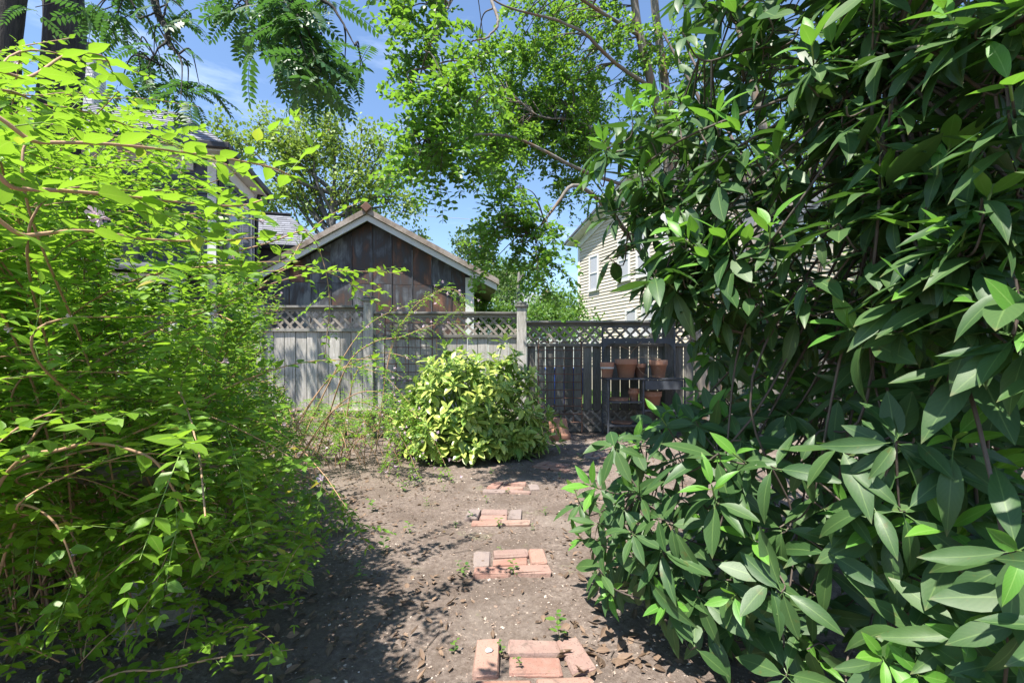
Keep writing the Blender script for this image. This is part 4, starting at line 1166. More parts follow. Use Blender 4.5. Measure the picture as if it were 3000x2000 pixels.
        if R.uniform() < 0.2:
            Fl.add(q[-1:], nrm(R.normal(0, 1, 3)), UP, 0.02)
    # low leafy suckers near the ground
    for k in range(130):
        r = P(R.uniform(150, 1000), 0, 1.0); y = R.uniform(1.7, 4.2)
        x = (R.uniform(120, 1000) - 1500) / FPX * y
        q = arch(np.array([x, y, 0.0]), R.uniform(0, 6.28), R.uniform(.15, .45), 1.3, R.uniform(-.2, .7), 8)
        if ab_reject(q): continue
        Tc.tube(q - off, np.linspace(.0016, .0006, len(q)), 4)
        shoot_leaves(Lm, q, .03, .034, start=.05)
    # leafy low growth on the path side
    for k in range(270):
        y = R.uniform(1.2, 3.0); x = (R.uniform(-50, 960) - 1500) / FPX * y
        q = arch(np.array([x, y, R.uniform(.05, .75)]), R.uniform(-2.6, 0.9), R.uniform(.3, .7), R.uniform(.2, 1.0), R.uniform(-.9, .1), 10)
        if ab_reject(q): continue
        px, py = proj(q[-1:])
        if (340 < px[0] < 620 and 1380 < py[0] < 1900 and R.uniform() < .6) or (py[0] > 1720 and R.uniform() < .7): continue
        Tc.tube(q - off, np.linspace(.0018, .0007, len(q)), 4)
        side_shoots(Lm, T, q, .07, .06, .2, .040, .033, .05, reject=ab_reject, rad=.001)
        shoot_leaves(Lm, q, .04, .044, start=.05)
    # sprays hanging before the birdbath
    for k in range(30):
        a = P(R.uniform(330, 640), R.uniform(1380, 1660), R.uniform(1.45, 1.75))
        q = arch(a, R.uniform(-2.4, -.5), R.uniform(.18, .4), R.uniform(-.2, .6), R.uniform(-1.3, -.5), 9)
        if ab_reject(q) or q[:, 2].min() < .03: continue
        Tc.tube(q - off, np.linspace(.0016, .0007, len(q)), 4)
        side_shoots(Lm, T, q, .07, .05, .14, .042, .034, .04, rad=.001)
        shoot_leaves(Lm, q, .04, .046, start=.02)
    # bare tangled inner twigs
    for k in range(110):
        a = np.array([R.uniform(-2.8, -1.3), R.uniform(2.0, 3.8), R.uniform(0.1, 0.9)])
        q = arch(a, R.uniform(0, 6.28), R.uniform(0.3, 0.9), R.uniform(-0.2, 0.9), R.uniform(-0.4, 0.6), 8, 0.12)
        if ab_reject(q): continue
        Tc.tube(q - off, np.linspace(0.0028, 0.001, len(q)), 4)
    for v in T.v: v -= off
    obj("twigs", T.mesh("twigs", M_GREENTWIG), root, kind="stuff")
    obj("canes", Tc.mesh("canes", M_CANE), root, kind="stuff")
    # pink blossoms near the front
    for px, py, y, s in ((230, 948, .95, .034), (310, 635, .80, .030), (325, 645, .82, .028), (290, 628, .8, .026), (640, 497, .92, .02), (690, 760, 1.5, .026), (640, 920, 1.4, .022), (40, 960, 1.0, .02), (530, 690, 1.2, .02), (55, 190, 1.0, .02)):
        Fl.add(P(px, py, y), nrm(np.array([R.normal(0, .4), -1, R.normal(0.1, .4)])), UP, s * .72)
    def keep(p, d, s):
        e = p + nrm(d) * s[:, None]
        px, py = proj(e)
        return (np.linalg.norm(p - np.array([0, 0, CAMH]), axis=1) > 0.42) & (e[:, 2] > 0.01)
    nl = Lv.finish(root, M_ABELIA, keep=keep) + Lm.finish(root, M_ABELIA, keep=keep, best=0, stuff="inner_foliage")
    Fl.finish(root, M_PETAL, "flower", "flowers")
    print("arching shrub leaves", nl, "canes", cnt)
big_shrub()

def lanky_shrub():
    global R; R = np.random.default_rng(102)
    root = thing("flowering_shrub", "sparse lanky shrub with pink blossoms and long bare canes in front of the fence", "shrub", (-2.35, 5.1, 0))
    off = np.array(root.location)
    Lv, T, Tc, Fl = Leaves(LT_ABELIA), Tris(), Tris(), Leaves(LT_FLOWER)
    H = [
        [P(860, 1345, 5.0), P(960, 1130, 5.0), P(1010, 1040, 5.0), P(1060, 970, 5.05), P(1120, 925, 5.1), P(1230, 880, 5.2)],
        [P(930, 1330, 5.3), P(1010, 1085, 4.9), P(1090, 1005, 4.9), P(1180, 985, 4.9), P(1280, 950, 4.9), P(1395, 955, 4.9)],
        [P(800, 1345, 5.1), P(960, 1115, 5.1), P(1090, 1040, 5.1), P(1170, 1040, 5.1), P(1240, 1075, 5.1)],
        [P(1000, 1335, 5.4), P(1040, 1100, 5.3), P(1110, 1075, 5.3), P(1190, 1110, 5.3)],
        [P(1100, 1330, 5.6), P(1140, 1050, 5.6), P(1200, 915, 5.6), P(1270, 860, 5.6), P(1330, 850, 5.6), P(1385, 905, 5.5)],
        [P(1100, 1330, 5.6), P(1150, 1000, 5.7), P(1230, 900, 5.7), P(1300, 845, 5.7), P(1360, 870, 5.6), P(1340, 935, 5.6)],
        [P(800, 1400, 4.4), P(900, 1200, 4.4), P(1000, 1080, 4.3), P(1120, 1100, 4.2), P(1200, 1180, 4.1)],
        [P(850, 1380, 4.6), P(1000, 1180, 4.5), P(1120, 1150, 4.4), P(1230, 1230, 4.3), P(1290, 1330, 4.3), P(1320, 1400, 4.25)],
        [P(850, 1380, 4.6), P(980, 1200, 4.4), P(1100, 1190, 4.2), P(1180, 1290, 4.1), P(1230, 1400, 4.0)],
    ]
    for i, pts in enumerate(H):
        c = catmull([np.array(p) for p in pts], 50); L = length(c)
        Tc.tube(c - off, np.linspace(0.009 if i < 4 else 0.006, 0.002, len(c)), 6)
        far = 0.62 if i in (0,) else 0.5
        side_shoots(Lv, T, c, 0.07, 0.10, 0.30, 0.036, 0.03, L * far, upb=0.1, droop=0.9)
        shoot_leaves(Lv, c, 0.05, 0.04, start=L * far)
        p, t, _ = along(c, np.linspace(L * 0.75, L, 7))
        Fl.add(p + R.normal(0, .06, p.shape), R.normal(0, 1, p.shape), UP, 0.032)
    for k in range(80):
        b = P(R.uniform(830, 1260), 0, 1.0); y = R.uniform(4.6, 6.2)
        x = (R.uniform(820, 1260) - 1500) / FPX * y
        q = arch(np.array([x, y, 0]), R.uniform(0, 6.28), R.uniform(0.5, 1.35), R.uniform(1.1, 1.5), R.uniform(-0.9, 0.2), 12)
        px, py = proj(q[-3:])
        if (px > 1300).any(): continue
        Tc.tube(q - off, np.linspace(0.005, 0.0015, len(q)), 5)
        L = length(q)
        side_shoots(Lv, T, q, 0.075, 0.08, 0.28, 0.034, 0.028, L * 0.35, upb=0.2, droop=0.7)
        if R.uniform() < 0.6:
            Fl.add(q[-3:] + R.normal(0, .03, (3, 3)), R.normal(0, 1, (3, 3)), UP, 0.030)
    for v in T.v: v -= off
    obj("twigs", T.mesh("twigs", M_GREENTWIG), root, kind="stuff")
    obj("canes", Tc.mesh("canes", M_CANE), root, kind="stuff")
    print("lanky", Lv.finish(root, M_ABELIA)); Fl.finish(root, M_PETAL, "flower", "flowers")
lanky_shrub()

# ------------------------------------------------------------------ whorled evergreen shrubs
def whorl(Lo, Ln, p, d, so, sn, no, nn, spread=(1.2, 1.9), droop=0.35, flat=0.35):
    d = nrm(d); a = nrm(np.cross(d, R.normal(0, 1, 3))); b = np.cross(d, a)
    for L, cnt, size, (t0, t1), sh in ((Lo, no, so, spread, 0.0), (Ln, nn, sn, (0.45, 1.15), size_sh(sn))):
        if not cnt: continue
        ph = R.uniform(0, 6.28) + np.arange(cnt) * 6.283 / cnt + R.normal(0, .25, cnt)
        th = R.uniform(t0, t1, cnt)
        rad = np.cos(ph)[:, None] * a + np.sin(ph)[:, None] * b
        dirs = rad * np.sin(th)[:, None] + d * np.cos(th)[:, None] - UP * droop * R.uniform(0.2, 1.4, (cnt, 1)) * (1 if sh == 0 else 0.25)
        nor = d * (1.35 - flat) + UP * flat - rad * 0.15 + R.normal(0, 0.2, (cnt, 3))
        base = p + d * (sh * R.uniform(0.3, 1.0, (cnt, 1)) if sh else -0.03 * R.uniform(0, 1, (cnt, 1)))
        L.add(base, dirs, nor, size * R.uniform(0.75, 1.2, cnt))
def size_sh(s): return s * 0.45

ANB = np.array([(-900, 1850), (0, 1925), (120, 1960), (240, 1960), (310, 1830), (360, 1740), (430, 1705), (600, 1690), (740, 1720), (830, 1800), (900, 1880), (960, 1960), (1050, 2000), (1130, 2010), (1190, 1930), (1240, 1800), (1300, 1660), (1400, 1640), (1520, 1650), (1600, 1680), (1700, 1720), (1850, 1735), (2000, 1790), (2700, 1840)], float)
def anise():
    global R; R = np.random.default_rng(103)
    root = thing("glossy_shrub", "towering glossy evergreen shrub with large elliptic leaves in whorls beside the path", "shrub", (2.3, 2.6, 0))
    off = np.array(root.location); c = np.array([2.5, 3.0, 1.2])
    Lo, Ln, T, Tn = Leaves(LT_ANISE), Leaves(LT_ANISE), Tris(), Tris()
    # main stems
    stems = []
    for k in range(16):
        b = np.array([2.3 + R.normal(0, .3), 2.7 + R.normal(0, .35), 0.0])
        tip = np.array([R.uniform(0.9, 4.0), R.uniform(1.3, 4.2), R.uniform(2.0, 4.0)])
        m = b * 0.55 + tip * 0.45; m[2] = tip[2] * 0.42; m += R.normal(0, .1, 3)
        q = catmull([b, m, tip], 24); stems.append(q)
        T.tube(q - off, np.linspace(0.026, 0.008, len(q)), 7)
    nodes = np.vstack([s[4:] for s in stems])
    eye = np.array([0, 0, CAMH])
    W = []; tries = 0
    while len(W) < 1520 and tries < 30000:
        tries += 1
        if R.uniform() < 0.74: px, py = R.uniform(1640, 3060), R.uniform(-60, 2060)
        else: px, py = R.uniform(1640, 4000), R.uniform(-900, 2600)
        xb = np.interp(py, ANB[:, 0], ANB[:, 1])
        edge = px - xb
        if edge < 45: continue
        if R.uniform() > np.clip((0.5 if py > 1150 else 0.3) + edge / 420, 0, 1): continue
        if py < 950 and px < 2450 and R.uniform() > (0.75 if (px < 2150 and py > 290) else 0.5): continue
        if py > 1000 and R.uniform() > 0.40: continue
        yn = 1.76 - np.clip((px - 1700) / 1300, 0, 1.3) * 0.88
        if 880 < py < 1280 and px < 2400: yn += 0.55 * math.sin((py - 880) / 400 * math.pi)
        depth = R.uniform() ** 1.35 * min(2.2, 0.25 + edge / 380)
        p = P(px, py, yn + depth)
        if p[2] < 0.10 or p[2] > 4.3 or p[1] > 5.0: continue
        hi = py < 980
        d = nrm(nrm(p - c) * np.array([0.9, 0.9, 0.25]) * (0.75 if hi else 1.0) + UP * (0.85 if hi else 0.62) + R.normal(0, .32, 3))
        W.append((p, d, hi, depth > 0.9, R.uniform() < (0.34 if py > 900 else 0.32), 1.06 if (px > 2300 and py > 1000) else 1.0))
    for k in range(420):  # unseen whorls above the view, added to shade the upper shrub
        x, y = R.uniform(0.8, 3.0), R.uniform(0.5, 2.4)
        p = np.array([x, y, CAMH + 0.795 * y + R.uniform(.28, 1.25)])
        W.append((p, nrm(np.array([-.2, -.3, .8]) + R.normal(0, .4, 3)), True, True, False, 1.0))
    # side branches, then a short twig from every whorl to the nearest branch
    extra = []
    for i in range(0, len(W), 9):
        p, d = W[i][0], W[i][1]
        e = nodes[np.argmin(((nodes - p) ** 2 * np.array([1, 1, 0.35])).sum(1))]
        v = e - p; l = np.linalg.norm(v)
        q = catmull([p, p - d * 0.12 + v * 0.10 + R.normal(0, .02, 3), p + v * 0.45 - UP * 0.05 * l + R.normal(0, .06 * l, 3), e], 18)
        if np.linalg.norm(q - eye, axis=1).min() < 0.6: continue
        T.tube(q - off, np.linspace(0.0024, 0.0052, len(q)), 5)
        extra.append(q[:int(len(q) * .75)])
    nodes = np.vstack([nodes] + extra)
    for p, d, hi, deep, nw, big in W:
        new = int(R.integers(3, 6)) if nw and not (deep and R.uniform() < 0.8) else 0
        whorl(Lo, Ln, p, d, big * (R.uniform(.11, .18) if not deep else 0.135), 0.105 * big, int(R.integers(4, 8)), new, droop=R.uniform(0, .7) if hi else R.uniform(.2, .55), flat=0.65 if hi else 0.35)
        e = nodes[np.argmin(((nodes - p) ** 2).sum(1))]; v = e - p; l = np.linalg.norm(v)
        if l > 0.02:
            f = min(1.0, 0.5 / l)
            q = catmull([p, p - d * min(.08, l * .4) + v * .15 * f, p + v * f], 8)
            if np.linalg.norm(q - eye, axis=1).min() > 0.6: T.tube(q - off, np.linspace(0.0024, 0.0036, len(q)), 4)
        if new: Tn.tube(np.array([p, p + d * 0.02, p + d * 0.05]) - off, 0.0026, 5)
    def keep(p, d, s):
        e = p + nrm(d) * s[:, None]
        dist = np.minimum(np.linalg.norm(p - np.array([0, 0, CAMH]), axis=1), np.linalg.norm(e - np.array([0, 0, CAMH]), axis=1))
        return (dist > 0.62) & (e[:, 2] > 0.02)
    obj("branches", T.mesh("branches", M_TWIG), root, kind="stuff")
    obj("green_shoots", Tn.mesh("green_shoots", M_GREENTWIG), root, kind="stuff")
    print("anise", Lo.finish(root, M_ANISE, keep=keep), Ln.finish(root, M_ANISE_NEW, "young_leaf", "young_foliage", keep=keep, best=290))
anise()

def aucuba(label, x, y, rx, ry, h, n, seed_dark=False):
    root = thing("speckled_shrub", label, "shrub", (x, y, 0), 0, "speckled shrubs by the fence")
    off = np.array(root.location)
    Lo, Ln, T = Leaves(LT_AUCUBA), Leaves(LT_AUCUBA), Tris()
    for k in range(n):
        a = R.uniform(0, 6.283); u = R.uniform(-0.15, 1.0); rr = R.uniform(0.55, 1.0) ** 0.5 * (0.86 + 0.2 * math.sin(3 * a + 1) * R.uniform(0, 1))
        ce = math.sqrt(max(0, 1 - u * u))
        prof = ce ** 0.8
        p = np.array([math.cos(a) * rx * prof * rr, math.sin(a) * ry * prof * rr, h * (0.16 + 0.80 * max(u, -0.1) * rr)])
        p[0] += -0.05 * p[2] + 0.07 * R.normal()
        if p[2] < 0.08: p[2] = R.uniform(0.1, 0.25)
        d = nrm(np.array([p[0] / rx, p[1] / ry, 0.9 * p[2] / h + 0.55]) + R.normal(0, .22, 3))
        whorl(Lo, Ln, p + off, d, 0.15, 0.13, int(R.integers(5, 8)), int(R.integers(3, 6)), (1.0, 1.7), 0.45)
        q = catmull([(R.normal(0, .1), R.normal(0, .1), 0), p * 0.55, p - d * 0.08, p], 12)
        T.tube(q, np.linspace(0.009, 0.004, len(q)), 5)
    Lo.p += Ln.p; Lo.d += Ln.d; Lo.n += Ln.n; Lo.s += Ln.s
    keep = lambda p, d, s: (p + nrm(d) * s[:, None])[:, 2] > 0.015
    obj("stems", T.mesh("stems", M_GREENTWIG), root, kind="stuff")
    print("aucuba", Lo.finish(root, M_AUCUBA, keep=keep))
aucuba("rounded evergreen shrub with gold-speckled leaves in the open bed before the fence", -0.50, 5.5, 0.98, 0.8, 1.50, 300)
aucuba("knee-high speckled shrub at the foot of the bigger one near the overturned pot", 0.10, 5.30, 0.27, 0.26, 0.46, 42)

# ------------------------------------------------------------------ trees
def limb(T, pts, r0, r1, sides=8, n=40, off=None):
    q = catmull([np.array(p, float) for p in pts], n)
    q = q + np.cumsum(R.normal(0, 0.003, q.shape), 0)
    T.tube(q - off, np.linspace(r0, r1, len(q)), sides)
    return q

def crape():
    global R; R = np.random.default_rng(104)
    base = np.array([3.05, 6.3, 0.0])
    root = thing("multi_stem_tree", "multi-stemmed tree with smooth tan bark and small round leaves arching over the yard", "tree", tuple(base))
    Y = 6.3; limbs = []
    def br(name, pts, r0, r1, n=40):
        T = Tris(); q = limb(T, pts, r0, r1, 9, n, base); limbs.append(q)
        obj(name, T.mesh(name, M_CRAPEBARK), root); return q
    br("trunk", [base + (-.28, 0, 0), P(2040, 1000, Y), P(2005, 760, Y), P(1962, 560, 6.2), P(1948, 420, 6.1), P(1905, 250, 6.0), P(1860, 60, 5.9), P(1830, -200, 5.8)], 0.085, 0.045)
    br("trunk", [base + (0, .05, 0), P(2110, 1000, Y), P(2050, 800, 6.4), P(2000, 560, 6.5), P(1975, 420, 6.5), P(1940, 200, 6.5), P(1915, 0, 6.5), P(1900, -250, 6.5)], 0.08, 0.05)
    br("trunk", [base + (.30, .15, 0), P(2190, 1000, Y), P(2200, 760, 6.4), P(2250, 480, 6.5), P(2190, 200, 6.6), P(2150, 0, 6.7), P(2120, -300, 6.8)], 0.075, 0.045)
    br("trunk", [base + (.5, -.12, 0), P(2260, 1000, 6.2), P(2290, 700, 6.1), P(2400, 400, 6.0), P(2480, 0, 5.9), P(2520, -300, 5.8)], 0.065, 0.04)
    # leaning limbs
    br("limb", [P(2030, 930, Y), P(1960, 840, 6.1), P(1890, 760, 5.8), P(1800, 640, 5.4), P(1694, 549, 5.0), P(1640, 600, 4.8), P(1573, 683, 4.7), P(1500, 730, 4.6)], 0.045, 0.004)
    br("limb", [P(1990, 560, 6.4), P(1830, 540, 5.8), P(1680, 484, 5.2), P(1537, 410, 4.9), P(1412, 388, 4.4), P(1323, 428, 4.0), P(1220, 450, 3.8)], 0.026, 0.004)
    br("limb", [P(1910, 260, 6.1), P(1800, 180, 5.6), P(1720, 100, 5.2), P(1640, 60, 4.9), P(1500, 20, 4.7), P(1400, -40, 4.6)], 0.026, 0.006)
    br("limb", [P(1935, 160, 6.4), P(1850, 90, 5.8), P(1740, 20, 5.3), P(1600, -60, 4.9), P(1400, -60, 4.1), P(1300, 60, 3.7), P(1240, 200, 3.6)], 0.026, 0.004)
    br("limb", [P(1960, 470, 6.3), P(1800, 420, 6.0), P(1700, 350, 5.7), P(1580, 330, 5.4), P(1480, 250, 5.1)], 0.02, 0.003)
    br("limb", [P(1420, -40, 4.1), P(1450, 40, 3.9), P(1440, 90, 3.8), P(1380, 120, 3.7)], 0.016, 0.005)
    nodes = np.vstack([q[8:] for q in limbs])
    nodes = nodes[nodes[:, 2] > 2.4]
    lobes = [(1270, 80, 3.6, 115, 120, 21), (1320, 230, 3.6, 110, 95, 20), (1270, 330, 3.7, 85, 75, 14), (1530, 320, 5.9, 120, 100, 26), (1640, 430, 5.9, 100, 80, 20), (1235, 430, 3.8, 75, 45, 17), (1320, 440, 3.8, 80, 45, 17), (1590, 330, 5.6, 80, 60, 22), (1700, 440, 5.8, 90, 70, 24), (1640, 180, 5.5, 90, 80, 20), (1400, 380, 5.4, 90, 70, 26),
             (1410, 180, 4.6, 60, 60, 10), (1560, 90, 6.0, 100, 110, 40), (1560, 260, 6.2, 90, 110, 36), (1480, 360, 6.2, 100, 80, 26), (1570, 420, 6.4, 110, 90, 34), (1660, 350, 6.5, 110, 110, 30), (1440, 440, 4.8, 60, 40, 10),
             (1500, 480, 6.0, 80, 40, 18), (1620, 520, 6.4, 60, 60, 16), (1500, 570, 4.7, 60, 50, 11), (1480, 660, 4.6, 70, 70, 14), (1560, 680, 4.6, 90, 90, 18), (1600, 760, 4.6, 50, 40, 12), (1450, 740, 4.7, 40, 40, 8),
             (1700, 130, 6.4, 120, 150, 34), (1760, 300, 6.6, 110, 130, 30), (1820, 60, 5.8, 120, 120, 30), (1850, 330, 6.1, 120, 140, 26), (1960, 150, 6.3, 140, 190, 34), (2020, 400, 6.6, 130, 130, 20), (2160, 200, 6.7, 160, 220, 34), (2400, 200, 6.4, 200, 250, 34), (2700, 200, 6.0, 250, 260, 30),
             (1500, -200, 4.8, 350, 160, 60), (1900, -250, 5.8, 350, 160, 60), (2400, -250, 6.0, 350, 180, 40), (1250, -120, 3.6, 120, 100, 24), (2250, 480, 6.7, 150, 120, 14), (2550, 520, 6.6, 200, 150, 16), (2850, 500, 6.4, 150, 200, 16)]
    Lv, T = Leaves(LT_CRAPE), Tris()
    for px, py, y, rx, ry, n in lobes:
        n = int(n * 1.48); rx, ry = rx * 1.18, ry * 1.1
        hub = None
        for k in range(n):
            if k % 5 == 0:
                g = R.normal(0, 1, 3); g = g / np.linalg.norm(g) * R.uniform(.1, 1.0) ** .6
                hub = P(px + g[0] * rx, py + g[1] * ry, y + g[2] * 0.45)
                j = np.argmin(((nodes - hub) ** 2).sum(1)); e = nodes[j]
                mid = (hub + e) / 2 + np.array([0, 0, 0.10]) + R.normal(0, .05, 3)
                T.tube(catmull([e, mid, hub], 12) - base, np.linspace(.008, .003, 13)[:len(catmull([e, mid, hub], 12))], 5)
            d = nrm(R.normal(0, 1, 3) + np.array([-0.2, -0.1, -0.15])); l = R.uniform(.22, .5)
            t = np.linspace(0, 1, 7)[:, None]
            q = hub + d * l * t - UP * 0.22 * l * t ** 2 + np.cumsum(R.normal(0, .008, (7, 3)), 0)
            T.tube(q - base, np.linspace(.0035, .0012, 7), 3)
            shoot_leaves(Lv, q, 0.042, 0.058, start=0.04, jit=0.55, end_small=False)
            for _ in range(2):
                d2 = nrm(d + R.normal(0, .8, 3)); s0 = q[R.integers(1, 5)]; l2 = R.uniform(.10, .24)
                q2 = s0 + d2 * l2 * t - UP * .2 * l2 * t ** 2
                T.tube(q2[::3] - base, np.linspace(.002, .001, 3), 3)
                shoot_leaves(Lv, q2, 0.040, 0.056, start=0.02, jit=0.55, end_small=False)
    obj("twigs", T.mesh("twigs", M_TWIG), root, kind="stuff")
    print("crape", Lv.finish(root, M_CRAPE))
crape()

def compound_template(pairs=8, lw=0.13, ll=0.26, droop=0.35):
    V, F, U = [], [], []; lv, lf, lu = leaf_template(3, 0.22, 0.15, 0.15, 0.36, 1.1, 0.02)
    n = 0
    def rach(t): return np.array([0, t, -droop * t * t])
    def addl(pos, d, nor, s):
        nonlocal n
        M = frames(np.array([d]), np.array([nor]))[0] * s
        V.append(lv @ M.T + pos); F.append(lf + n); U.append(lu); n += len(lv)
    for i in range(pairs):
        t = 0.18 + 0.78 * i / (pairs - 1)
        for s in (-1, 1):
            addl(rach(t), np.array([s * 1.0, 0.45, -0.25]), np.array([0, 0.2, 1.0]) + R.normal(0, .15, 3), ll * (0.75 + 0.35 * math.sin(math.pi * (0.2 + 0.7 * t))) * R.uniform(.85, 1.1))
    addl(rach(1.0), np.array([0, 1, -0.5]), np.array([0, 0.3, 1.0]), ll * 0.8)
    T = Tris(); T.tube([rach(t) for t in np.linspace(0, 1, 6)], 0.007, 3)
    V.append(T.v[0]); F.append(T.f[0] + n); U.append(np.full((len(T.v[0]), 2), .5))
    return np.vstack(V), np.vstack(F), np.vstack(U)
LT_PIN = [compound_template(8), compound_template(9, ll=0.24, droop=0.55), compound_template(7, ll=0.28, droop=0.2)]

def pinnate_tree(label, base, trunk, r0, limbs, clusters):
    root = thing("pinnate_leaf_tree", label, "tree", tuple(base), 0, "dark-trunked trees with pinnate leaves")
    base = np.array(base, float)
    T = Tris(); q = limb(T, trunk, r0, r0 * 0.75, 16, 30, base); obj("trunk", T.mesh("trunk", M_BARK), root)
    nodes = [q[len(q) // 2:]]
    for pts, a, b in limbs:
        T = Tris(); q = limb(T, pts, a, b, 7, 40, base); nodes.append(q); obj("limb", T.mesh("limb", M_BARK), root)
    nodes = np.vstack(nodes)
    Lv, T = Leaves(LT_PIN), Tris()
    for px, py, y, rx, ry, n in clusters:
        hub = None; n = max(4, int(n * .68)); rx, ry = rx * 1.3, ry * 1.2
        for k in range(n):
            if k % 5 == 0:
                g = R.normal(0, 1, 3); g = g / max(1, np.linalg.norm(g))
                hub = P(px + g[0] * rx, py + g[1] * ry, y + g[2] * 0.5)
                e = nodes[np.argmin(((nodes - hub) ** 2).sum(1))]
                mid = (hub + e) / 2 + np.array([0, 0, 0.15]) + R.normal(0, .06, 3)
                c = catmull([e, mid, hub], 12); T.tube(c - base, np.linspace(.014, .005, len(c)), 5)
            a = R.uniform(0, 6.283)
            d = nrm(np.array([math.cos(a), math.sin(a), R.uniform(-0.9, 0.25)]))
            Lv.add(hub + R.normal(0, .07, 3), d, UP + R.normal(0, .25, 3), R.uniform(.30, .50))
    obj("twigs", T.mesh("twigs", M_BARK), root, kind="stuff")
    Lv.finish(root, M_WALNUT, "leaf_frond", "foliage")
b1 = P(150, 0, 8.6); b1[2] = 0
pinnate_tree("tall tree with dark furrowed trunk beside the painted chimney and drooping fern-like leaves", b1,
    [b1, P(165, 700, 8.6), P(170, 360, 8.6), P(188, 100, 8.6), P(182, -100, 8.6), P(185, -500, 8.6)], 0.36,
    [([P(185, -350, 8.6), P(300, -250, 7.6), P(420, -120, 6.9), P(455, 30, 6.5), P(485, 90, 6.4), P(490, 130, 6.4), P(520, 160, 6.3)], .09, .014),
     ([P(490, 120, 6.4), P(465, 150, 6.3), P(440, 180, 6.3)], .02, .006),
     ([P(300, -250, 7.6), P(350, -100, 7.2), P(340, 0, 7.0)], .04, .01),
     ([P(185, -420, 8.6), P(400, -420, 7.4), P(650, -380, 6.6), P(800, -200, 6.2), P(850, -60, 6.0), P(880, 60, 5.8)], .11, .02),
     ([P(480, 50, 6.4), P(450, 40, 6.4), P(415, 55, 6.35), P(400, 20, 6.35)], .016, .003)],
    [(310, 60, 6.9, 60, 50, 34), (95, 10, 7.0, 20, 15, 6), (270, 30, 7.0, 30, 30, 10), (510, 40, 6.4, 45, 40, 24), (440, 180, 6.3, 70, 45, 26), (530, 230, 6.3, 50, 60, 24), (400, 230, 6.3, 50, 30, 12), (490, 300, 6.3, 45, 30, 16), (380, -60, 6.9, 100, 40, 30)])
b2 = P(5, 0, 8.0); b2[2] = 0
pinnate_tree("slimmer dark trunk whose limb hangs a big fern-leaved spray over the shed", b2,
    [b2, P(0, 700, 8.0), P(12, 200, 8.0), P(25, 60, 8.0), P(60, -150, 8.0), P(80, -500, 8.0)], 0.24,
    [([P(80, -450, 8.0), P(350, -520, 7.0), P(650, -420, 6.2), P(780, -200, 5.8), P(860, -40, 5.6), P(900, 80, 5.5), P(930, 200, 5.4)], .10, .012),
     ([P(780, -200, 5.8), P(720, -60, 5.7), P(740, 60, 5.6), P(800, 160, 5.5)], .03, .006),
     ([P(860, -40, 5.6), P(970, 20, 5.5), P(1030, 130, 5.4)], .03, .006)],
    [(760, 20, 5.6, 90, 50, 44), (880, 60, 5.6, 90, 70, 56), (820, 140, 5.5, 60, 50, 30), (950, 170, 5.4, 60, 60, 40), (930, 270, 5.4, 40, 40, 22), (1010, 210, 5.4, 45, 60, 26), (860, 220, 5.4, 40, 40, 16), (700, -10, 5.7, 40, 30, 14), (780, 70, 5.6, 60, 40, 16), (850, -120, 5.8, 160, 60, 40)])

def far_tree(name, label, base, trunk_top, r, lobes, n, leaf, m, limbs=8, cat="tree", group=None, flat=1.0):
    root = thing(name, label, cat, tuple(base), 0, group); base = np.array(base, float)
    T = Tris()
    if trunk_top is not None:
        q = limb(T, [base, (base + trunk_top) / 2 + R.normal(0, .15, 3), trunk_top], r, r * 0.5, 9, 20, base)
        obj("trunk", T.mesh("trunk", M_GREYBARK), root)
    Lv, Tb = Leaves(LT_FAR), Tris()
    tot = sum(l[3] * l[4] for l in lobes)
    for px, py, y, rx, ry in lobes:
        k = max(40, int(n * rx * ry / tot)); nc = max(5, k // 34)
        c0 = P(px, py, y); sx, sz = rx * y / FPX, ry * y / FPX; sy = (sx + sz) / 2 * flat
        if trunk_top is not None:
            st = base + (np.array(trunk_top) - base) * R.uniform(.55, 1.0)
            q = catmull([st, (st + c0) / 2 + R.normal(0, .25, 3), c0 + np.array([0, 0, sz * .7])], 16)
            Tb.tube(q - base, np.linspace(r * .42, r * .06, len(q)), 6)
        for j in range(nc):
            g = R.normal(0, 1, 3); g = g / np.linalg.norm(g) * R.uniform(0.35, 1.0) ** 0.5
            cc = c0 + g * np.array([sx, sy, sz])
            kk = k // nc; rr = 0.13 * (sx + sz) + 0.10
            p = cc + R.normal(0, rr * .6, (kk, 3)) * np.array([1, 1, 1.25])
            d = nrm(p - cc + R.normal(0, .5, (kk, 3)) * rr + np.array([0, 0, .1 * rr])); nn = UP + R.normal(0, .6, (kk, 3)) + g * 0.3
            Lv.add(p, d, nn, leaf * R.uniform(.6, 1.2, kk))
            if trunk_top is not None and j % 2 == 0: Tb.tube(np.array([c0, (c0 + cc) / 2 + R.normal(0, .1, 3), cc]) - base, [r * .12, r * .07, r * .03], 4)
    if Tb.n: obj("limbs", Tb.mesh("limbs", M_GREYBARK), root, kind="stuff")
    Lv.finish(root, m, "leaf", "crown", best=0)

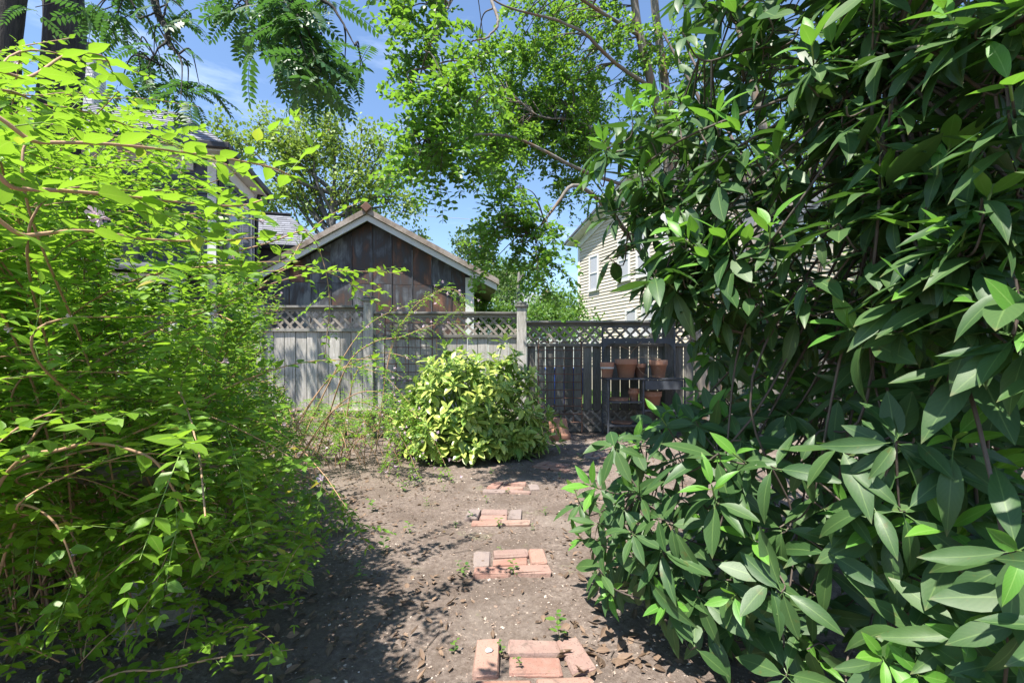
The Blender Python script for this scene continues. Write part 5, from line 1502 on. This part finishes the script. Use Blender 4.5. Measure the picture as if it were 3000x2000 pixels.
b = P(985, 0, 19); b[2] = 0
far_tree("maple_tree", "airy yellow-green tree with upswept branches standing behind the shed", b, P(975, 560, 19), 0.24,
    [(700, 440, 18, 40, 60), (640, 380, 18, 35, 35), (670, 440, 18, 40, 40), (760, 360, 19, 28, 60), (790, 420, 19, 50, 60), (860, 400, 19, 70, 60), (880, 320, 19, 30, 40), (830, 480, 19, 70, 60), (920, 470, 19, 80, 70), (990, 430, 19, 60, 60), (960, 350, 19, 50, 50), (1010, 540, 19, 80, 60), (1080, 470, 19.5, 60, 60), (1060, 380, 19.5, 20, 30), (1090, 420, 19.5, 15, 30), (1120, 520, 20, 50, 60), (1140, 590, 20, 60, 50), (1180, 620, 20, 50, 30), (1200, 590, 20, 25, 25), (870, 570, 19, 70, 40), (810, 620, 19, 50, 30), (830, 560, 18.5, 40, 40), (930, 610, 19, 60, 40), (1060, 640, 19.5, 60, 30), (1230, 690, 20.5, 40, 22), (1130, 450, 19.8, 25, 50)], 11500, 0.17, M_MAPLE)
b = P(1400, 0, 24); b[2] = 0
far_tree("dark_tree", "dusty dark green tree with rosy tips beyond the shed eave", b, P(1395, 780, 24), 0.2,
    [(1365, 715, 24, 32, 34), (1400, 760, 24, 50, 40), (1420, 820, 24, 50, 50), (1450, 880, 23, 70, 40), (1380, 880, 23, 40, 40), (1470, 830, 24, 40, 30)], 5500, 0.18, M_DARKTREE)
b = P(1500, 0, 20); b[2] = 0
far_tree("leafy_tree", "low leafy tree filling the gap between the dark tree and the far chimney", b, P(1520, 800, 26), 0.15,
    [(1540, 815, 27, 60, 40), (1480, 800, 27, 40, 40), (1500, 850, 27, 50, 40)], 3000, 0.2, M_HEDGE)
for i, (px, lobes, lab) in enumerate([
        (1600, [(1570, 905, 17, 40, 30), (1610, 895, 17, 40, 40), (1585, 940, 16, 60, 40)], "bright green bush behind the fence nearest the far chimney"),
        (1660, [(1645, 890, 16.5, 40, 40), (1680, 905, 16, 40, 36), (1650, 940, 16, 60, 40), (1700, 950, 15, 60, 40)], "bright green bush behind the fence against the cream house wall"),
        (1450, [(1440, 930, 15, 60, 40), (1500, 940, 15, 50, 40), (1390, 945, 14.5, 40, 40)], "pale green bush seen through the lattice beside the shed")]):
    b = P(px, 0, 16.5); b[2] = 0
    far_tree("bush", lab, b, P(px, 960, 16.5), 0.06, lobes, 3200, 0.12, M_HEDGE, cat="bush", group="bushes beyond the fence")
# dark evergreen mass beyond the cream house and the far horizon trees
for i, (px, y, sc, lab) in enumerate([(2500, 16, 1.2, "large tree rising beyond the glossy shrub next to the cream house"), (2950, 13, 1.2, "broad tree standing past the end of the shaded fence")]):
    b = P(px, 0, y); b[2] = 0
    far_tree("shade_tree", lab, b, P(px, 500, y), 0.3, [(px - 150, 500, y, 160, 150), (px + 100, 400, y, 180, 170), (px - 60, 250, y, 170, 150), (px + 60, 650, y, 200, 150), (px - 160, 780, y, 150, 130), (px + 160, 850, y, 170, 120)], 7000, 0.22, M_HEDGE, group="shade trees past the fence end")

# ------------------------------------------------------------------ litter and seedlings
def litter():
    global R; R = np.random.default_rng(105)
    n = 40000
    x = R.uniform(-2.6, 2.6, n); y = 1.0 + 6.1 * R.uniform(0, 1, n) ** 1.25
    q = (np.abs(x / y) < 1.2) & (R.uniform(0, 1, n) < 0.35 + 1.6 * np.clip(vnoise(x * 2.3, y * 2.3, 9) + 0.25, 0, 1))
    x, y = x[q], y[q]; n = len(x); z = gz(x, y)
    s = R.uniform(0.0025, 0.008, n) * R.choice([1, 1, 1, 1, 1, 2.2], n)
    a = R.uniform(0, 6.283, n)
    d = np.stack([np.cos(a), np.sin(a), R.normal(0, .2, n)], -1); nn = UP + R.normal(0, .45, (n, 3))
    M = frames(d, nn) * s[:, None, None]
    v = np.array([(-0.35, -0.5, 0), (0.4, -0.45, 0.05), (0.3, 0.5, 0), (-0.4, 0.6, 0.06), (0, 0, 0.3)])
    f = np.array([(0, 1, 4), (1, 2, 4), (2, 3, 4), (3, 0, 4)])
    T = Tris(); T.add(np.einsum('kij,nj->kni', M, v) + np.stack([x, y, z + s * 0.12], -1)[:, None], f[None] + (np.arange(n) * 5)[:, None, None])
    m = NT("bark_chips"); r = m.rand()
    m = m.done(m.bsdf(m.ramp(r, [(0.0, (0.10, 0.07, 0.055)), (0.45, (0.26, 0.19, 0.15)), (0.85, (0.36, 0.29, 0.24)), (1.0, (0.52, 0.45, 0.39))]), 0.9, 0.2))
    tag(obj("mulch_chips", T.mesh("mulch_chips", m, False), kind="stuff"), "fine bark chips and grit scattered over the bare soil", "mulch")
    # dry leaves
    Lv = Leaves(LT_DRY)
    def scatter(k, fx, size):
        p = np.array([fx() for _ in range(k)]); p = p[p[:, 1] > 0.9]
        z = gz(p[:, 0], p[:, 1]) + R.uniform(.003, .014, len(p)); a = R.uniform(0, 6.283, len(p))
        Lv.add(np.column_stack([p, z]), np.stack([np.cos(a), np.sin(a), R.normal(.05, .15, len(p))], -1), UP + R.normal(0, .35, (len(p), 3)), size * R.uniform(.35, 1.35, len(p)) )
    scatter(1500, lambda: (R.normal(-1.6, .75), R.uniform(1.1, 4.4)), 0.036)
    scatter(700, lambda: (R.uniform(-2.6, -0.2), R.uniform(1.0, 2.4)), 0.042)
    scatter(330, lambda: (R.normal(0.78, .26), R.uniform(1.2, 3.0)), 0.045)
    scatter(70, lambda: (R.normal(0.30, .10), R.normal(1.78, .14)), 0.055)
    scatter(700, lambda: (R.uniform(0.3, 2.6), R.uniform(2.0, 7.0)), 0.038)
    scatter(900, lambda: (R.uniform(-2.2, 1.6), R.uniform(1.2, 7.0)), 0.02)
    p, d, nn, sz = (np.concatenate(a) for a in (Lv.p, Lv.d, Lv.n, Lv.s))
    T = Tris(); M = frames(d, nn) * sz[:, None, None]; var = R.integers(0, 3, len(p))
    for j, (v, f, u) in enumerate(LT_DRY):
        k = np.where(var == j)[0]
        T.add(np.einsum('kij,nj->kni', M[k], v) + p[k][:, None], f[None] + (np.arange(len(k)) * len(v))[:, None, None], np.broadcast_to(u, (len(k),) + u.shape))
    tag(obj("leaf_litter", T.mesh("leaf_litter", M_DRY), kind="stuff"), "curled brown dead leaves lying under the shrubs", "leaf litter")
    T = Tris()
    for k in range(170):
        x, y = R.uniform(-2.2, 1.8), 1.1 + 5.5 * R.uniform() ** 1.4
        a = R.uniform(0, 6.28); l = R.uniform(.04, .18); t = np.linspace(-.5, .5, 5)
        px, py = x + np.cos(a) * l * t + R.normal(0, .004, 5), y + np.sin(a) * l * t + R.normal(0, .004, 5)
        T.tube(np.stack([px, py, gz(px, py) + .005], -1), R.uniform(.0008, .0022), 4)
    tag(obj("fallen_twigs", T.mesh("fallen_twigs", M_TWIG), kind="stuff"), "thin fallen twigs strewn over the soil", "twigs")
litter()

SEED_L = [leaf_template(4, 0.27, 0.2, 0.2, 0.42, 1.0, 0.1), leaf_template(4, 0.3, 0.1, 0.1, 0.42, 1.0, 0.1)]
SEED_M = []
for v, f, u in SEED_L:
    T = Tris(); T.add(v, f, u); SEED_M.append(T.mesh("leaf", M_HEDGE))
def seedling(px, py, hgt, pairs, label):
    y = CAMH * FPX / (py - HOR); x = (px - 1500) * y / FPX; z = float(gz(x, y))
    if py > 1862 and 1400 < px < 1720: z += 0.02
    s = thing("weed_seedling", label, "weed", (x, y, z), R.uniform(0, 6), "small green weeds on the soil")
    T = Tris(); q = catmull([(0, 0, 0), (R.normal(0, .004), R.normal(0, .004), hgt * .5), (R.normal(0, .01), R.normal(0, .01), hgt)], 8); T.tube(q, .0012, 4)
    obj("stem", T.mesh("stem", M_GREENTWIG), s)
    for i in range(pairs):
        t = (i + 1) / pairs; pos = q[min(len(q) - 1, int(t * (len(q) - 1)))]
        for k in range(2):
            a = i * 1.57 + k * 3.14 + R.normal(0, .2); l = hgt * R.uniform(.35, .6)
            Mx = frames(np.array([[math.cos(a), math.sin(a), R.uniform(0, .6)]]), np.array([[0, 0, 1.0]]))[0] * l
            o = obj("leaf", random.choice(SEED_M), s)
            o.matrix_local = Matrix(np.vstack([np.hstack([Mx, pos[:, None]]), [0, 0, 0, 1]]).tolist())
seedling(1640, 1880, .10, 4, "tallest weed, rooted in the corner joint of the pinkish red stepping pad")
seedling(1472, 1918, .04, 3, "small weed in the gap beside the white-chipped brick")
seedling(1522, 1960, .035, 3, "tiny weed in the front joint of the pinkish red stepping pad")
seedling(1502, 1686, .07, 4, "weed at the front edge of the tan stepping pad")
seedling(1465, 1622, .035, 3, "tiny weed on the back joint of the tan stepping pad")
seedling(1462, 1545, .06, 4, "weed at the front edge of the orange-red stepping pad")
seedling(1488, 1446, .04, 3, "tiny weed before the mixed grey stepping pad")
for k, (px, py, h, n) in enumerate([(1360, 1690, .06, 3), (1350, 1675, .05, 3), (1598, 1505, .05, 4), (1465, 1352, .12, 4), (1440, 1395, .06, 3), (1335, 1545, .04, 3), (1330, 1905, .05, 3), (1425, 1475, .05, 3), (1380, 1520, .05, 3), (1310, 1360, .1, 3), (1850, 1330, .12, 4), (1560, 1555, .04, 3), (1200, 1560, .07, 3), (1120, 1620, .08, 4), (1060, 1700, .08, 4), (1250, 1480, .06, 3), (1180, 1440, .08, 4), (1300, 1440, .05, 3), (1010, 1560, .09, 4), (940, 1600, .1, 4), (1090, 1500, .09, 4), (1150, 1350, .12, 4), (1700, 1360, .1, 4), (1640, 1400, .06, 3), (1370, 1335, .09, 3)]):
    lab = "small weed sprouting at the edge of the arching shrub's shade"
    if k in (3, 4, 9, 21, 24): lab = "small weed sprouting at the foot of the speckled shrub"
    elif k in (10, 22, 23): lab = "small weed sprouting in the shade before the potting bench"
    elif px > 1290: lab = "small weed on the open soil among the stepping pads"
    seedling(px, py, h, n, lab)
